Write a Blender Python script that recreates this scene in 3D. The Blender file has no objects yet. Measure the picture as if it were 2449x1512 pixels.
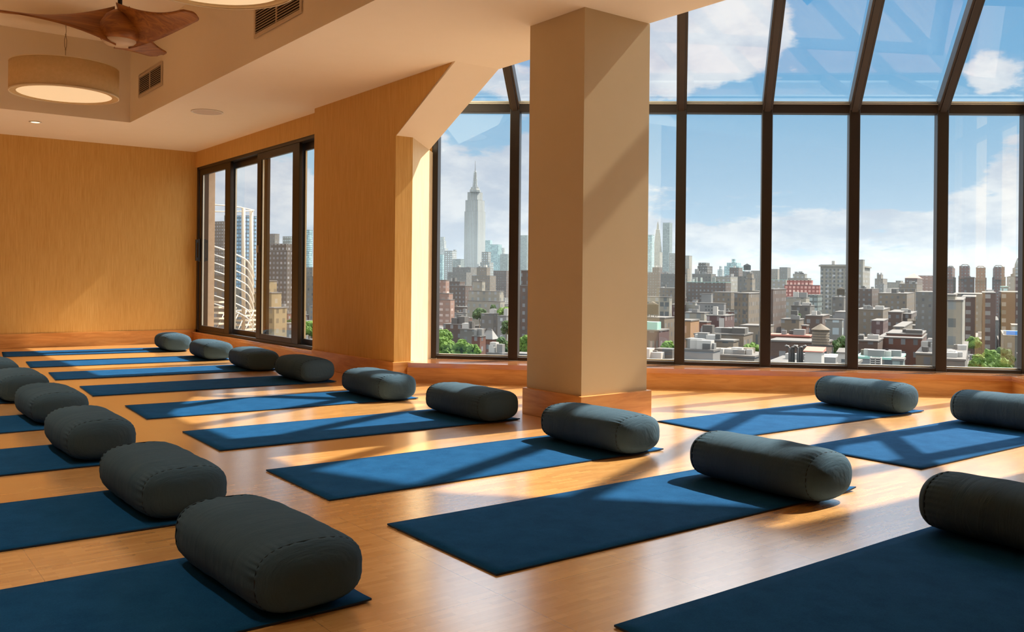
import bpy, bmesh, math, random
from mathutils import Vector, Matrix, noise
random.seed(7)
PI = math.pi
R = math.radians
SC = bpy.context.scene
COL = SC.collection

# ------------------------------------------------------------------ camera
F_PX, CX, HZ, YAW, ROLL, EYE = 2132.2, 1224.3, 668.3, R(52.566), R(0.5523), 0.85
FW = Vector((math.cos(YAW), math.sin(YAW), 0)); RT = Vector((math.sin(YAW), -math.cos(YAW), 0)); UP = Vector((0, 0, 1))
cam = bpy.data.objects.new('camera', bpy.data.cameras.new('camera')); COL.objects.link(cam)
cr, sr = math.cos(ROLL), math.sin(ROLL)
ax = RT * cr + UP * sr
ay = UP * cr - RT * sr
az = -FW
cam.matrix_world = Matrix(((ax.x, ay.x, az.x, 0), (ax.y, ay.y, az.y, 0), (ax.z, ay.z, az.z, EYE), (0, 0, 0, 1)))
cam.data.sensor_width = 36; cam.data.sensor_fit = 'HORIZONTAL'; cam.data.lens = F_PX / 2449 * 36
cam.data.shift_x = 0; cam.data.shift_y = -(756 - HZ) / 2449
cam.data.clip_start = 0.05; cam.data.clip_end = 12000
SC.camera = cam

# ------------------------------------------------------------------ light, sky and exposure
SC.view_settings.view_transform = 'Standard'; SC.view_settings.look = 'None'
SC.view_settings.exposure = 0.0; SC.view_settings.gamma = 1.0; SC.view_settings.use_curve_mapping = False
SC.cycles.use_denoising = True; SC.cycles.denoiser = 'OPENIMAGEDENOISE'
SC.cycles.max_bounces = 10; SC.cycles.diffuse_bounces = 5; SC.cycles.glossy_bounces = 4
SC.cycles.transparent_max_bounces = 16; SC.cycles.sample_clamp_indirect = 6
SC.cycles.caustics_reflective = True; SC.cycles.caustics_refractive = False

sun = bpy.data.objects.new('sun', bpy.data.lights.new('sun', 'SUN')); COL.objects.link(sun)
sun.rotation_euler = Vector((-0.971, 0.056, -1.0)).to_track_quat('-Z', 'Y').to_euler()
sun.location = (20, 0, 20)
sun.data.energy = 12.0; sun.data.angle = R(0.9); sun.data.color = (1.0, 0.90, 0.76)


class NT:
    """tiny node builder"""
    def __init__(s, tree):
        s.t = tree; s.n = tree.nodes; s.l = tree.links
    def add(s, kind, **kw):
        nd = s.n.new(kind)
        for k, v in kw.items():
            setattr(nd, k, v)
        return nd
    def put(s, sock, v):
        if isinstance(v, bpy.types.NodeSocket): s.l.new(v, sock)
        elif v is not None:
            if hasattr(sock.default_value, '__len__') and not hasattr(v, '__len__'): v = [v] * len(sock.default_value)
            if hasattr(v, '__len__') and len(v) == 3 and len(sock.default_value) == 4: v = (*v, 1)
            sock.default_value = v
    def math(s, op, a, b=None, c=None, clamp=False):
        nd = s.add('ShaderNodeMath', operation=op, use_clamp=clamp)
        s.put(nd.inputs[0], a)
        if b is not None: s.put(nd.inputs[1], b)
        if c is not None: s.put(nd.inputs[2], c)
        return nd.outputs[0]
    def vmath(s, op, a, b=None):
        nd = s.add('ShaderNodeVectorMath', operation=op)
        s.put(nd.inputs[0], a)
        if b is not None: s.put(nd.inputs[1], b)
        return nd.outputs['Value'] if op in ('DOT_PRODUCT', 'LENGTH', 'DISTANCE') else nd.outputs[0]
    def mix(s, f, a, b):
        nd = s.add('ShaderNodeMix', data_type='RGBA')
        s.put(nd.inputs[0], f); s.put(nd.inputs[6], a); s.put(nd.inputs[7], b)
        return nd.outputs[2]
    def ramp(s, f, lo, hi, mode='SMOOTHSTEP'):
        nd = s.add('ShaderNodeMapRange', interpolation_type=mode)
        s.put(nd.inputs[0], f); nd.inputs[1].default_value = lo; nd.inputs[2].default_value = hi
        return nd.outputs[0]
    def noise(s, vec, scale, detail=4, rough=.5, dist=0.0):
        nd = s.add('ShaderNodeTexNoise')
        s.put(nd.inputs['Vector'], vec); nd.inputs['Scale'].default_value = scale
        nd.inputs['Detail'].default_value = detail; nd.inputs['Roughness'].default_value = rough; nd.inputs['Distortion'].default_value = dist
        return nd.outputs['Fac']
    def mapv(s, vec, scale=(1, 1, 1), rot=(0, 0, 0), loc=(0, 0, 0)):
        nd = s.add('ShaderNodeMapping'); s.put(nd.inputs[0], vec)
        nd.inputs[1].default_value = loc; nd.inputs[2].default_value = rot; nd.inputs[3].default_value = scale
        return nd.outputs[0]
    def xyz(s, v):
        nd = s.add('ShaderNodeSeparateXYZ'); s.put(nd.inputs[0], v); return nd.outputs
    def comb(s, x, y, z):
        nd = s.add('ShaderNodeCombineXYZ')
        for i, v in enumerate((x, y, z)): s.put(nd.inputs[i], v)
        return nd.outputs[0]


def pixdir(px, py):
    a = (px - CX) / F_PX; b = (py - HZ) / F_PX
    X = cr * a + sr * b; Y = -sr * a + cr * b
    return FW + RT * X - UP * Y            # depth along the view axis is 1


# sky: pale horizon, blue above, cumulus bank low down and one large cloud higher up
world = bpy.data.worlds.new('sky'); SC.world = world; world.use_nodes = True
T = NT(world.node_tree); T.n.clear()
tc = T.add('ShaderNodeTexCoord')
dvec = T.vmath('NORMALIZE', tc.outputs['Generated'])
dx, dy, dz = T.xyz(dvec)
zc_ = T.math('MAXIMUM', dz, 0.0)
blue = T.mix(T.ramp(zc_, 0.0, 0.20, 'LINEAR'), (0.56, 0.70, 0.84), (0.20, 0.46, 0.72))
blue = T.mix(T.ramp(zc_, 0.17, 0.34, 'LINEAR'), blue, (0.07, 0.32, 0.65))
blue = T.mix(T.ramp(zc_, 0.34, 0.8, 'LINEAR'), blue, (0.07, 0.22, 0.5))
leftness = T.vmath('DOT_PRODUCT', dvec, tuple((-RT)))
blue = T.mix(T.math('MULTIPLY', T.ramp(leftness, -0.05, 0.35), 0.75), blue, (0.50, 0.70, 0.82))
iz = T.math('DIVIDE', 1.0, T.math('ADD', zc_, 0.50))
cv = T.comb(T.math('MULTIPLY', dx, iz), T.math('MULTIPLY', dy, iz), T.math('MULTIPLY', iz, 0.75))
n1 = T.noise(T.mapv(cv, (1, 1, 2.2)), 4.6, 9, .58, .2)
n2 = T.noise(T.mapv(cv, (1, 1, 1), loc=(3.1, 7.7, 1.2)), 13, 6, .6)
low = T.math('SUBTRACT', 1.0, T.ramp(zc_, 0.045, 0.19))
cov = T.math('ADD', n1, T.math('MULTIPLY', low, 0.25))
# the large cloud and the small ones beside it stand in their own directions
def blob(px, py, k, amp):
    global cov
    d = pixdir(px, py).normalized()
    c = T.vmath('DOT_PRODUCT', dvec, tuple(d))
    g = T.ramp(c, math.cos(R(k)), 1.0)
    cov = T.math('ADD', cov, T.math('MULTIPLY', g, amp))
for a in ((1560, 110, 4.2, .30), (1700, 90, 4.6, .34), (1800, 70, 3.6, .26), (1620, 160, 3.6, .22), (1940, 160, 1.6, .16), (1860, 165, 1.3, .1),
          (2330, 175, 2.2, .14), (2400, 180, 2.6, .16), (2200, 185, 1.4, .12), (1150, 430, 5.5, .22), (1190, 190, 3.5, .28), (660, 500, 4.5, .3), (2420, 380, 2.0, .2)):
    blob(*a)
blob(2080, 60, 6.0, -.12); blob(1750, 330, 7.5, -.16); blob(2150, 330, 7.5, -.2); blob(1150, 300, 3.0, -.2)
cov = T.math('ADD', cov, T.math('MULTIPLY', T.math('SUBTRACT', n2, .5), .22))
cm = T.ramp(cov, 0.60, 0.70)
shade = T.ramp(T.noise(T.mapv(cv, (1, 1, 1), loc=(0, 0, .12)), 7.5, 6, .58), .36, .66)
ccol = T.mix(shade, (0.54, 0.61, 0.73), (0.82, 0.85, 0.89))
skyc = T.mix(T.math('MULTIPLY', cm, .93), blue, ccol)
# out-of-view sky brightened overhead, sunward and behind to fill the room; darker ground half
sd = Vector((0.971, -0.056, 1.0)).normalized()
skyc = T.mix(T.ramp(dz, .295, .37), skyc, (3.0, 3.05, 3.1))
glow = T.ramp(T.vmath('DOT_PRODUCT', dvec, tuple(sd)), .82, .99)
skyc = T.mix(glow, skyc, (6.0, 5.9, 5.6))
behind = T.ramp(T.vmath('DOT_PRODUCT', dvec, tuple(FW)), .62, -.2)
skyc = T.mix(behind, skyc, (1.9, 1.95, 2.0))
gnd = T.ramp(dz, -0.02, 0.0)
skyc = T.mix(gnd, (0.30, 0.29, 0.27), skyc)
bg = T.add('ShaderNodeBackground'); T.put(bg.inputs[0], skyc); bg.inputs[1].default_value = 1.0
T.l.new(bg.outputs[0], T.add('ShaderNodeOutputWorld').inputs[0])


# ------------------------------------------------------------------ materials
def new_mat(name):
    m = bpy.data.materials.new(name); m.use_nodes = True
    t = NT(m.node_tree); b = m.node_tree.nodes['Principled BSDF']
    return m, t, b

def plain(name, col, rough=.6, metal=0, spec=.5):
    m, t, b = new_mat(name)
    b.inputs['Base Color'].default_value = (*col, 1); b.inputs['Roughness'].default_value = rough
    b.inputs['Metallic'].default_value = metal; b.inputs['Specular IOR Level'].default_value = spec
    return m

def noisy(name, c1, c2, scale, rough=.6, stretch=(1, 1, 1), bump=0.0, bscale=None, spec=.5, detail=4, obj=True):
    m, t, b = new_mat(name)
    tcn = t.add('ShaderNodeTexCoord')
    v = t.mapv(tcn.outputs['Object'], stretch)
    f = t.noise(v, scale, detail, .6)
    t.put(b.inputs['Base Color'], t.mix(t.ramp(f, .3, .7, 'LINEAR'), c1, c2))
    b.inputs['Roughness'].default_value = rough; b.inputs['Specular IOR Level'].default_value = spec
    if bump:
        bp = t.add('ShaderNodeBump'); bp.inputs['Strength'].default_value = bump; bp.inputs['Distance'].default_value = .002
        t.put(bp.inputs['Height'], t.noise(v, bscale or scale, 3, .6)); t.l.new(bp.outputs[0], b.inputs['Normal'])
    return m

M = {}
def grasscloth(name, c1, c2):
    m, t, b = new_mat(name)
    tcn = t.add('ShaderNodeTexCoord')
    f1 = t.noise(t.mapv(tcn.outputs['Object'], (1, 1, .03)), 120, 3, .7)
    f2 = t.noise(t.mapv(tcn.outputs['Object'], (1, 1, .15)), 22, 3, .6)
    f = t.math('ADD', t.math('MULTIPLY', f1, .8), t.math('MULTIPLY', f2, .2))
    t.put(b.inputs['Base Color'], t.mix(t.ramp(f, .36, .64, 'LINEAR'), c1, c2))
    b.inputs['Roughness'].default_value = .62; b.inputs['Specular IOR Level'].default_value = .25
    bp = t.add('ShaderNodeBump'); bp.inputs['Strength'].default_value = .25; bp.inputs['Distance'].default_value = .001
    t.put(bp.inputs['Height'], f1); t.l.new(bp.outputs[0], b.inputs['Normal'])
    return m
M['wall'] = grasscloth('grasscloth_wallpaper', (.58, .325, .080), (.70, .43, .14))
M['column'] = noisy('column_paint', (.58, .455, .27), (.60, .475, .29), 3, .7, spec=.2)
M['ceiling'] = noisy('ceiling_paint', (.88, .77, .59), (.89, .78, .61), 6, .75, spec=.2)

def wood(name, c1, c2, axis='x', rough=.35):
    m, t, b = new_mat(name)
    tcn = t.add('ShaderNodeTexCoord')
    st = {'x': (.5, 6, 9), 'y': (6, .5, 9), 'd': (1, 1, 9)}[axis]
    v = t.mapv(tcn.outputs['Object'], st)
    f = t.noise(v, 3.0, 6, .6, .8)
    t.put(b.inputs['Base Color'], t.mix(t.ramp(f, .3, .7), c1, c2))
    b.inputs['Roughness'].default_value = rough
    return m
M['trim'] = wood('cherry_trim', (.55, .235, .055), (.70, .34, .10), 'd')
M['sill'] = wood('cherry_sill', (.50, .20, .075), (.62, .27, .11), 'd', .16)
_b = M['sill'].node_tree.nodes['Principled BSDF']; _b.inputs['Coat Weight'].default_value = 1; _b.inputs['Coat Roughness'].default_value = .12; _b.inputs['Coat IOR'].default_value = 2.4
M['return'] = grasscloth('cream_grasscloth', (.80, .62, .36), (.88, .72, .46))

# parquet of small wood strips
m, t, b = new_mat('mosaic_parquet'); M['floor'] = m
tcn = t.add('ShaderNodeTexCoord'); ov = tcn.outputs['Object']
br = t.add('ShaderNodeTexBrick'); t.put(br.inputs['Vector'], ov)
br.offset = .5; br.offset_frequency = 2; br.squash = 1
br.inputs['Color1'].default_value = (.0, .0, .0, 1); br.inputs['Color2'].default_value = (1, 1, 1, 1); br.inputs['Mortar'].default_value = (.25, .25, .25, 1)
br.inputs['Scale'].default_value = 1.0; br.inputs['Mortar Size'].default_value = .0008; br.inputs['Bias'].default_value = 0
br.inputs['Brick Width'].default_value = .115; br.inputs['Row Height'].default_value = .0215
bc = t.math('MULTIPLY', t.xyz(br.outputs['Color'])[0], 1.0)
gr = t.noise(t.mapv(ov, (6, 60, 1)), 3, 4, .6)
mixf = t.math('ADD', t.math('MULTIPLY', bc, .55), t.math('MULTIPLY', gr, .5))
c = t.mix(mixf, (.58, .265, .062), (.90, .50, .16))
# faint joints of the half metre tiles
ox, oy, oz = t.xyz(ov)
def joint(o, per):
    fr = t.math('FRACT', t.math('DIVIDE', o, per)); return t.math('LESS_THAN', fr, .004)
jm = t.math('MAXIMUM', joint(ox, .48), joint(oy, .48))
c = t.mix(t.math('MULTIPLY', jm, .45), c, (.22, .10, .04))
t.put(b.inputs['Base Color'], c)
b.inputs['Roughness'].default_value = .21
big = t.noise(ov, 1.3, 3, .5)
t.put(b.inputs['Roughness'], t.math('ADD', .15, t.math('MULTIPLY', big, .10)))
b.inputs['Specular IOR Level'].default_value = 1.0
b.inputs['Coat Weight'].default_value = 1.0; b.inputs['Coat Roughness'].default_value = .23; b.inputs['Coat IOR'].default_value = 3.4
bp = t.add('ShaderNodeBump'); bp.inputs['Strength'].default_value = .12; bp.inputs['Distance'].default_value = .0012
t.put(bp.inputs['Height'], t.math('ADD', bc, t.noise(ov, 30, 2, .5))); t.l.new(bp.outputs[0], b.inputs['Normal'])

# blue mat with speckle
def mat_cloth(name, c1, c2):
    m, t, b = new_mat(name); ov = t.add('ShaderNodeTexCoord').outputs['Object']
    f = t.noise(ov, 9, 5, .7); g = t.noise(t.mapv(ov, (1, 1, 1)), 260, 2, .7)
    k = t.math('ADD', t.math('MULTIPLY', f, .55), t.math('MULTIPLY', g, .45))
    t.put(b.inputs['Base Color'], t.mix(t.ramp(k, .35, .65, 'LINEAR'), c1, c2))
    b.inputs['Roughness'].default_value = .95; b.inputs['Specular IOR Level'].default_value = .06
    bp = t.add('ShaderNodeBump'); bp.inputs['Strength'].default_value = .3; bp.inputs['Distance'].default_value = .001
    t.put(bp.inputs['Height'], g); t.l.new(bp.outputs[0], b.inputs['Normal'])
    return m
M['mat'] = mat_cloth('blue_mat_rubber', (.004, .048, .135), (.010, .078, .200))
M['mat_edge'] = plain('mat_edge_rubber', (.008, .02, .045), .8)

m, t, b = new_mat('slate_cotton'); M['bolster'] = m
ov = t.add('ShaderNodeTexCoord').outputs['Object']
f = t.noise(ov, 7, 4, .6); g = t.noise(t.mapv(ov, (1, 1, 1)), 420, 2, .7)
t.put(b.inputs['Base Color'], t.mix(t.math('ADD', t.math('MULTIPLY', f, .5), t.math('MULTIPLY', g, .5)), (.034, .066, .096), (.068, .120, .166)))
b.inputs['Roughness'].default_value = .9; b.inputs['Specular IOR Level'].default_value = .05
bp = t.add('ShaderNodeBump'); bp.inputs['Strength'].default_value = .55; bp.inputs['Distance'].default_value = .018
wr = t.noise(t.mapv(ov, (7, 1.2, 1.2)), 3.2, 4, .55, .6)
t.put(bp.inputs['Height'], t.math('ADD', wr, t.math('MULTIPLY', g, .02))); t.l.new(bp.outputs[0], b.inputs['Normal'])
M['seam'] = plain('dark_thread', (.018, .028, .036), .9, spec=.2)

M['frame'] = plain('bronze_aluminium', (.020, .013, .009), .35, 0, .4)
M['strip'] = plain('mill_aluminium', (.62, .60, .52), .35, .6)
M['handle'] = plain('black_handle', (.012, .010, .010), .4)
M['white_metal'] = plain('white_enamel', (.80, .74, .64), .45)
M['tan_metal'] = plain('vent_enamel', (.62, .49, .33), .5)
M['dark'] = plain('dark_void', (.05, .028, .012), .9)
M['grille'] = plain('speaker_grille', (.62, .52, .42), .7)
M['shade'] = noisy('parchment_shade', (.62, .44, .21), (.68, .49, .25), 30, .8, spec=.2)
M['rimtape'] = plain('pale_rim_tape', (.78, .64, .42), .7)
M['fanwood'] = wood('walnut_blade', (.20, .060, .010), (.40, .15, .025), 'x', .45)
M['cable'] = plain('beige_cable', (.40, .30, .17), .6)
M['concrete'] = noisy('exterior_stucco', (.50, .36, .25), (.58, .43, .31), 12, .85)
M['steel'] = plain('weathered_steel', (.62, .53, .42), .5, .2)
M['steel2'] = plain('tan_painted_post', (.50, .41, .31), .6)

m, t, b = new_mat('window_glass'); M['glass'] = m
t.n.remove(b)
gl = t.add('ShaderNodeBsdfGlossy'); gl.inputs['Roughness'].default_value = .0; gl.inputs['Color'].default_value = (.9, .95, .95, 1)
tr = t.add('ShaderNodeBsdfTransparent'); tr.inputs['Color'].default_value = (.97, .985, .98, 1)
lw = t.add('ShaderNodeLayerWeight'); lw.inputs['Blend'].default_value = .5
fr_ = t.math('ADD', .07, t.math('MULTIPLY', .9, t.math('POWER', lw.outputs['Facing'], 5.0)))
mx = t.add('ShaderNodeMixShader'); t.put(mx.inputs[0], fr_); t.l.new(tr.outputs[0], mx.inputs[1]); t.l.new(gl.outputs[0], mx.inputs[2])
t.l.new(mx.outputs[0], m.node_tree.nodes['Material Output'].inputs[0])

def emit(name, col, k):
    m, t, b = new_mat(name)
    b.inputs['Base Color'].default_value = (*col, 1); b.inputs['Emission Color'].default_value = (*col, 1); b.inputs['Emission Strength'].default_value = k
    return m
M['bulb'] = emit('halogen_bulb', (1, .85, .55), 2.2)
M['diffuser'] = emit('lit_diffuser', (1.0, .80, .50), .42)
M['fanlens'] = plain('frosted_lens', (.62, .48, .33), .4)


# ------------------------------------------------------------------ mesh helpers
class MB:
    def __init__(s): s.v = []; s.f = []; s.mi = []; s.sm = []; s.cur = 0
    def poly(s, pts, smooth=False):
        k = len(s.v); s.v += [tuple(p) for p in pts]; s.f.append(list(range(k, k + len(pts)))); s.mi.append(s.cur); s.sm.append(smooth)
    def grid(s, rows, cu=False, cv=False, smooth=True):
        k = len(s.v); nr, nc = len(rows), len(rows[0])
        for r in rows: s.v += [tuple(p) for p in r]
        for i in range(nr if cv else nr - 1):
            for j in range(nc if cu else nc - 1):
                a = i * nc + j; b_ = i * nc + (j + 1) % nc; c_ = ((i + 1) % nr) * nc + (j + 1) % nc; d = ((i + 1) % nr) * nc + j
                s.f.append([k + a, k + b_, k + c_, k + d]); s.mi.append(s.cur); s.sm.append(smooth)
    def prism(s, poly, z0, z1):
        """poly: list of (x,y) counter clockwise; z0/z1 numbers or lists"""
        n = len(poly); z0 = z0 if hasattr(z0, '__len__') else [z0] * n; z1 = z1 if hasattr(z1, '__len__') else [z1] * n
        k = len(s.v)
        s.v += [(p[0], p[1], z) for p, z in zip(poly, z0)] + [(p[0], p[1], z) for p, z in zip(poly, z1)]
        s.f.append([k + i for i in range(n)][::-1]); s.f.append([k + n + i for i in range(n)])
        for i in range(n):
            j = (i + 1) % n; s.f.append([k + i, k + j, k + n + j, k + n + i])
        s.mi += [s.cur] * (n + 2); s.sm += [False] * (n + 2)
    def box(s, x0, x1, y0, y1, z0, z1):
        s.prism([(x0, y0), (x1, y0), (x1, y1), (x0, y1)], z0, z1)
    def beam(s, p, q, side, w, up, h):
        """bar from p to q; 'side' and 'up' are unit-ish vectors, section w by h centred on the line"""
        p = Vector(p); q = Vector(q); a = Vector(side).normalized() * w / 2; u = Vector(up).normalized() * h / 2
        k = len(s.v)
        for c_ in (p, q): s.v += [tuple(c_ - a - u), tuple(c_ + a - u), tuple(c_ + a + u), tuple(c_ - a + u)]
        for fc in ([0, 3, 2, 1], [4, 5, 6, 7], [0, 1, 5, 4], [1, 2, 6, 5], [2, 3, 7, 6], [3, 0, 4, 7]):
            s.f.append([k + i for i in fc]); s.mi.append(s.cur); s.sm.append(False)
    def tube(s, pts, r, n=8, caps=True):
        pts = [Vector(p) for p in pts]; rows = []
        for i, p in enumerate(pts):
            d = (pts[min(i + 1, len(pts) - 1)] - pts[max(i - 1, 0)]).normalized()
            a = d.orthogonal().normalized() if abs(d.z) > .95 else Vector((0, 0, 1)).cross(d).normalized(); b_ = d.cross(a)
            rr = r[i] if hasattr(r, '__len__') else r
            rows.append([p + a * math.cos(2 * PI * j / n) * rr + b_ * math.sin(2 * PI * j / n) * rr for j in range(n)])
        s.grid(rows, cu=True)
        if caps: s.poly(rows[0][::-1]); s.poly(rows[-1])
    def lathe(s, prof, n=48, c=(0, 0, 0), smooth=True):
        s.grid([[(c[0] + r * math.cos(2 * PI * j / n), c[1] + r * math.sin(2 * PI * j / n), c[2] + z) for j in range(n)] for r, z in prof], cu=True, smooth=smooth)
    def build(s, name, mats, parent=None, world=False):
        me = bpy.data.meshes.new(name)
        off = Vector((0, 0, 0))
        if parent is not None and world: off = parent.matrix_basis.translation
        me.from_pydata([tuple(Vector(v) - off) for v in s.v], [], s.f)
        if not isinstance(mats, (list, tuple)): mats = [mats]
        for m_ in mats: me.materials.append(m_)
        me.polygons.foreach_set('material_index', s.mi); me.polygons.foreach_set('use_smooth', s.sm)
        bmx = bmesh.new(); bmx.from_mesh(me); bmesh.ops.remove_doubles(bmx, verts=bmx.verts, dist=1e-5); bmesh.ops.recalc_face_normals(bmx, faces=bmx.faces); bmx.to_mesh(me); bmx.free()
        o = bpy.data.objects.new(name, me); COL.objects.link(o)
        if parent is not None: o.parent = parent
        return o

def tag(o, label=None, cat=None, group=None, kind=None):
    for k, v in (('label', label), ('category', cat), ('group', group), ('kind', kind)):
        if v: o[k] = v
    return o
def thing(name, label, cat, loc=(0, 0, 0), rz=0, group=None, kind=None):
    o = bpy.data.objects.new(name, None); COL.objects.link(o); o.location = loc; o.rotation_euler = (0, 0, rz); o.empty_display_size = .1
    return tag(o, label, cat, group, kind)
def struct(o): o['kind'] = 'structure'; return o
def bevel(o, w, seg=2):
    md = o.modifiers.new('bevel', 'BEVEL'); md.width = w; md.segments = seg; md.limit_method = 'ANGLE'; md.angle_limit = R(40)
    return o
def copy_tree(o, parent=None):
    c_ = o.copy(); COL.objects.link(c_); c_.parent = parent
    for ch in list(o.children): copy_tree(ch, c_)
    return c_

# ------------------------------------------------------------------ room shell
ZC, ZU, ZR = 2.456, 3.26, 3.58          # ceiling, coffer top, top of the glazed bay
XW, XP, XE = 3.747, 3.65, 4.05          # window wall, pier face, ceiling edge
YF, XL, YB = 11.65, -3.0, -3.0          # far wall, left wall, back wall
GA = Vector((4.108, 6.498, 0)); GE = Vector((.66847, -.74374, 0)); GM = Vector((.74374, .66847, 0))   # glazing line, its direction, its outward normal
GL = 4.72                                # length of the glazed wall
def G(s, o=0.0, z=0.0): return GA + GE * s + GM * o + Vector((0, 0, z))
GB = G(GL)
RET = 2.05                                # length of the glazed return towards the camera
GC = GB - GM * RET
r2 = math.sqrt(2)
def N(n, t_, z=0.0): return Vector(((n + t_) / r2, (n - t_) / r2, z))

mb = MB()
mb.poly([(XL, YB, 0), (GC.x, YB, 0), (GC.x, GC.y, 0), (GB.x + .05, GB.y, 0), (GA.x, GA.y + .05, 0), (XW + .1, 6.6, 0), (XW + .1, YF + .1, 0), (XL, YF + .1, 0)])
struct(mb.build('floor', M['floor']))

cx0, cx1, cy0, cy1 = -2.2, 2.49, .6, 9.87
mb = MB()
def rect(x0, x1, y0, y1, z): mb.poly([(x0, y0, z), (x1, y0, z), (x1, y1, z), (x0, y1, z)])
rect(XL, cx0, YB, YF, ZC); rect(cx1, XE, YB, 5.6, ZC); rect(cx1, 3.80, 5.6, YF, ZC); rect(cx0, cx1, YB, cy0, ZC); rect(cx0, cx1, cy1, YF, ZC)
rect(cx0, cx1, cy0, cy1, ZU)
for a_, b_ in (((cx0, cy0), (cx1, cy0)), ((cx1, cy0), (cx1, cy1)), ((cx1, cy1), (cx0, cy1)), ((cx0, cy1), (cx0, cy0))):
    mb.poly([(*a_, ZC), (*b_, ZC), (*b_, ZU), (*a_, ZU)])
# fascia of the glazed bay and the solid roof behind its upper end
mb.poly([(XE, YB, ZC), (XE, 7.2, ZC), (XE, 7.2, ZR + .3), (XE, YB, ZR + .3)])
gt = 1.66
p1, p2 = G(-1.0, -gt), G(GL + .1, -gt)
mb.poly([(p1.x, p1.y, ZR), (p2.x, p2.y, ZR), (GC.x + .3, GC.y - .3, ZR), (GC.x + .3, YB, ZR), (XE, YB, ZR), (XE, p1.y, ZR)])
struct(mb.build('ceiling', M['ceiling']))

def wallbox(name, x0, x1, y0, y1, z0, z1, mt): 
    q = MB(); q.box(x0, x1, y0, y1, z0, z1); return struct(q.build(name, mt))
wallbox('wall_far', XL - .15, 4.0, YF, YF + .2, 0, ZC + .1, M['wall'])
wallbox('wall_left', XL - .15, XL, YB, YF, 0, ZC + .1, M['wall'])
wallbox('wall_back', XL - .15, GC.x + .3, YB - .15, YB, 0, ZR + .2, M['wall'])
mb = MB()
mb.box(GC.x, GC.x + .2, YB, GC.y, 0, ZR)
struct(mb.build('wall_right', M['wall']))
# wall around the sliding window
mb = MB()
mb.box(XW, XW + .25, 7.80, YF, 2.255, ZC + .1); mb.box(XW, XW + .25, 7.80, YF, 0, .118); mb.box(XW + .04, XW + .25, 11.63, YF, .118, 2.255)
struct(mb.build('wall_window', M['wall']))
# pier between the two windows, upper corner cut to the slope of the roof
SY0, SY1, SZ1 = 5.485, 6.34, 2.012
k_ = (ZC - SZ1) / (SY1 - SY0)
mb = MB()
ret = [(XP, 6.34), (3.81, 6.34), (GA.x, GA.y)]
zt_ = ZC + .02
mb.poly([(XP, 7.88, 0), (XP, 6.34, 0), (XP, 6.34, SZ1), (XP, SY0, zt_), (XP, 7.88, zt_)])
mb.poly([(XP, 6.34, 0), (3.81, 6.34, 0), (3.81, 6.34, SZ1), (XP, 6.34, SZ1)])
zr = SZ1 - k_ * (GA.y - 6.34)
mb.poly([(GA.x, GA.y, 0), (5.0, 7.88, 0), (5.0, 7.88, zt_ + .6), (GA.x, GA.y, zt_ + .6)])
mb.poly([(XP, 7.88, 0), (5.0, 7.88, 0), (5.0, 7.88, zt_ + .6), (XP, 7.88, zt_ + .6)])
struct(mb.build('wall_pier', M['wall']))
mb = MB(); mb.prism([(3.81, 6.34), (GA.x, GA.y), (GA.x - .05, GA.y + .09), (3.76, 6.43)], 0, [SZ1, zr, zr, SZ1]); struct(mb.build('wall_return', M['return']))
mb = MB()
mb.prism([(XP + .004, SY0), (XE, SY0), (XE, 6.60), (XP + .004, 6.60)], [ZC, ZC, ZC - k_ * (6.60 - SY0), ZC - k_ * (6.60 - SY0)], zt_ + .6)
struct(mb.build('ceiling_soffit', M['ceiling']))
# trims
def trimbox(name, *a): return struct(bevel(wallbox(name, *a, M['trim']), .003))
trimbox('baseboard_far', XL, XW, YF - .015, YF, .0, .165)
trimbox('baseboard_left', XL, XL + .015, YB, YF - .02, .0, .165)
mb = MB()
mb.prism([(XP - .018, 7.86), (XP - .018, 6.322), (3.828, 6.322), (3.828, 6.34), (XP, 6.34), (XP, 7.86)], 0, .166)
struct(bevel(mb.build('baseboard_pier', M['trim']), .003))
trimbox('baseboard_window', XW - .016, XW, 7.88, YF - .02, 0, .112)
mb = MB(); mb.box(XW - .035, XW + .11, 7.88, YF - .02, .118, .138); mb.box(XW - .022, XW, 7.88, YF - .02, .10, .118)
struct(bevel(mb.build('trim_1', M['sill']), .004))
# low apron, sill and return of the glazed bay
W0, W1 = N(7.105, -1.80), N(7.105, 2.84)
mb = MB()
def apron(a_, b_, th, z0, z1, off=0.0):
    d = (b_ - a_).normalized(); nn = Vector((d.y, -d.x, 0))
    if nn.dot(GM) < 0 and abs(d.dot(GE)) > .7: nn = -nn
    a2, b2 = a_ + nn * off, b_ + nn * off
    mb.prism([(a2.x, a2.y), (b2.x, b2.y), (b2.x + nn.x * th, b2.y + nn.y * th), (a2.x + nn.x * th, a2.y + nn.y * th)], z0, z1)
apron(W0, W1, .05, 0, .125)
W2 = N(7.105 - 1.95, 2.84)
mb.prism([(W1.x, W1.y), (W2.x, W2.y), (W2.x + .06, W2.y - .06), (W1.x + .06, W1.y - .06)], 0, .125)
struct(mb.build('baseboard_bay', M['trim']))
mb = MB()
L0, L1, L2 = N(7.082, -1.79), N(7.082, 2.82), N(7.082 - 1.95, 2.82)
E0, E1, E2 = G(-.04, .03), G(GL + .1, .03), G(GL + .1, -2.05)
mb.prism([(L0.x, L0.y), (L1.x, L1.y), (E1.x, E1.y), (E0.x, E0.y)][::1], .142, .163)
mb.prism([(L1.x, L1.y), (L2.x, L2.y), (E2.x, E2.y), (E1.x, E1.y)], .142, .163)
q0, q1, q2 = N(7.093, -1.79), N(7.093, 2.83), N(7.093 - 1.95, 2.83)
mb.prism([(q0.x, q0.y), (q1.x, q1.y), (E1.x, E1.y), (E0.x, E0.y)], .124, .142)
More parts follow.
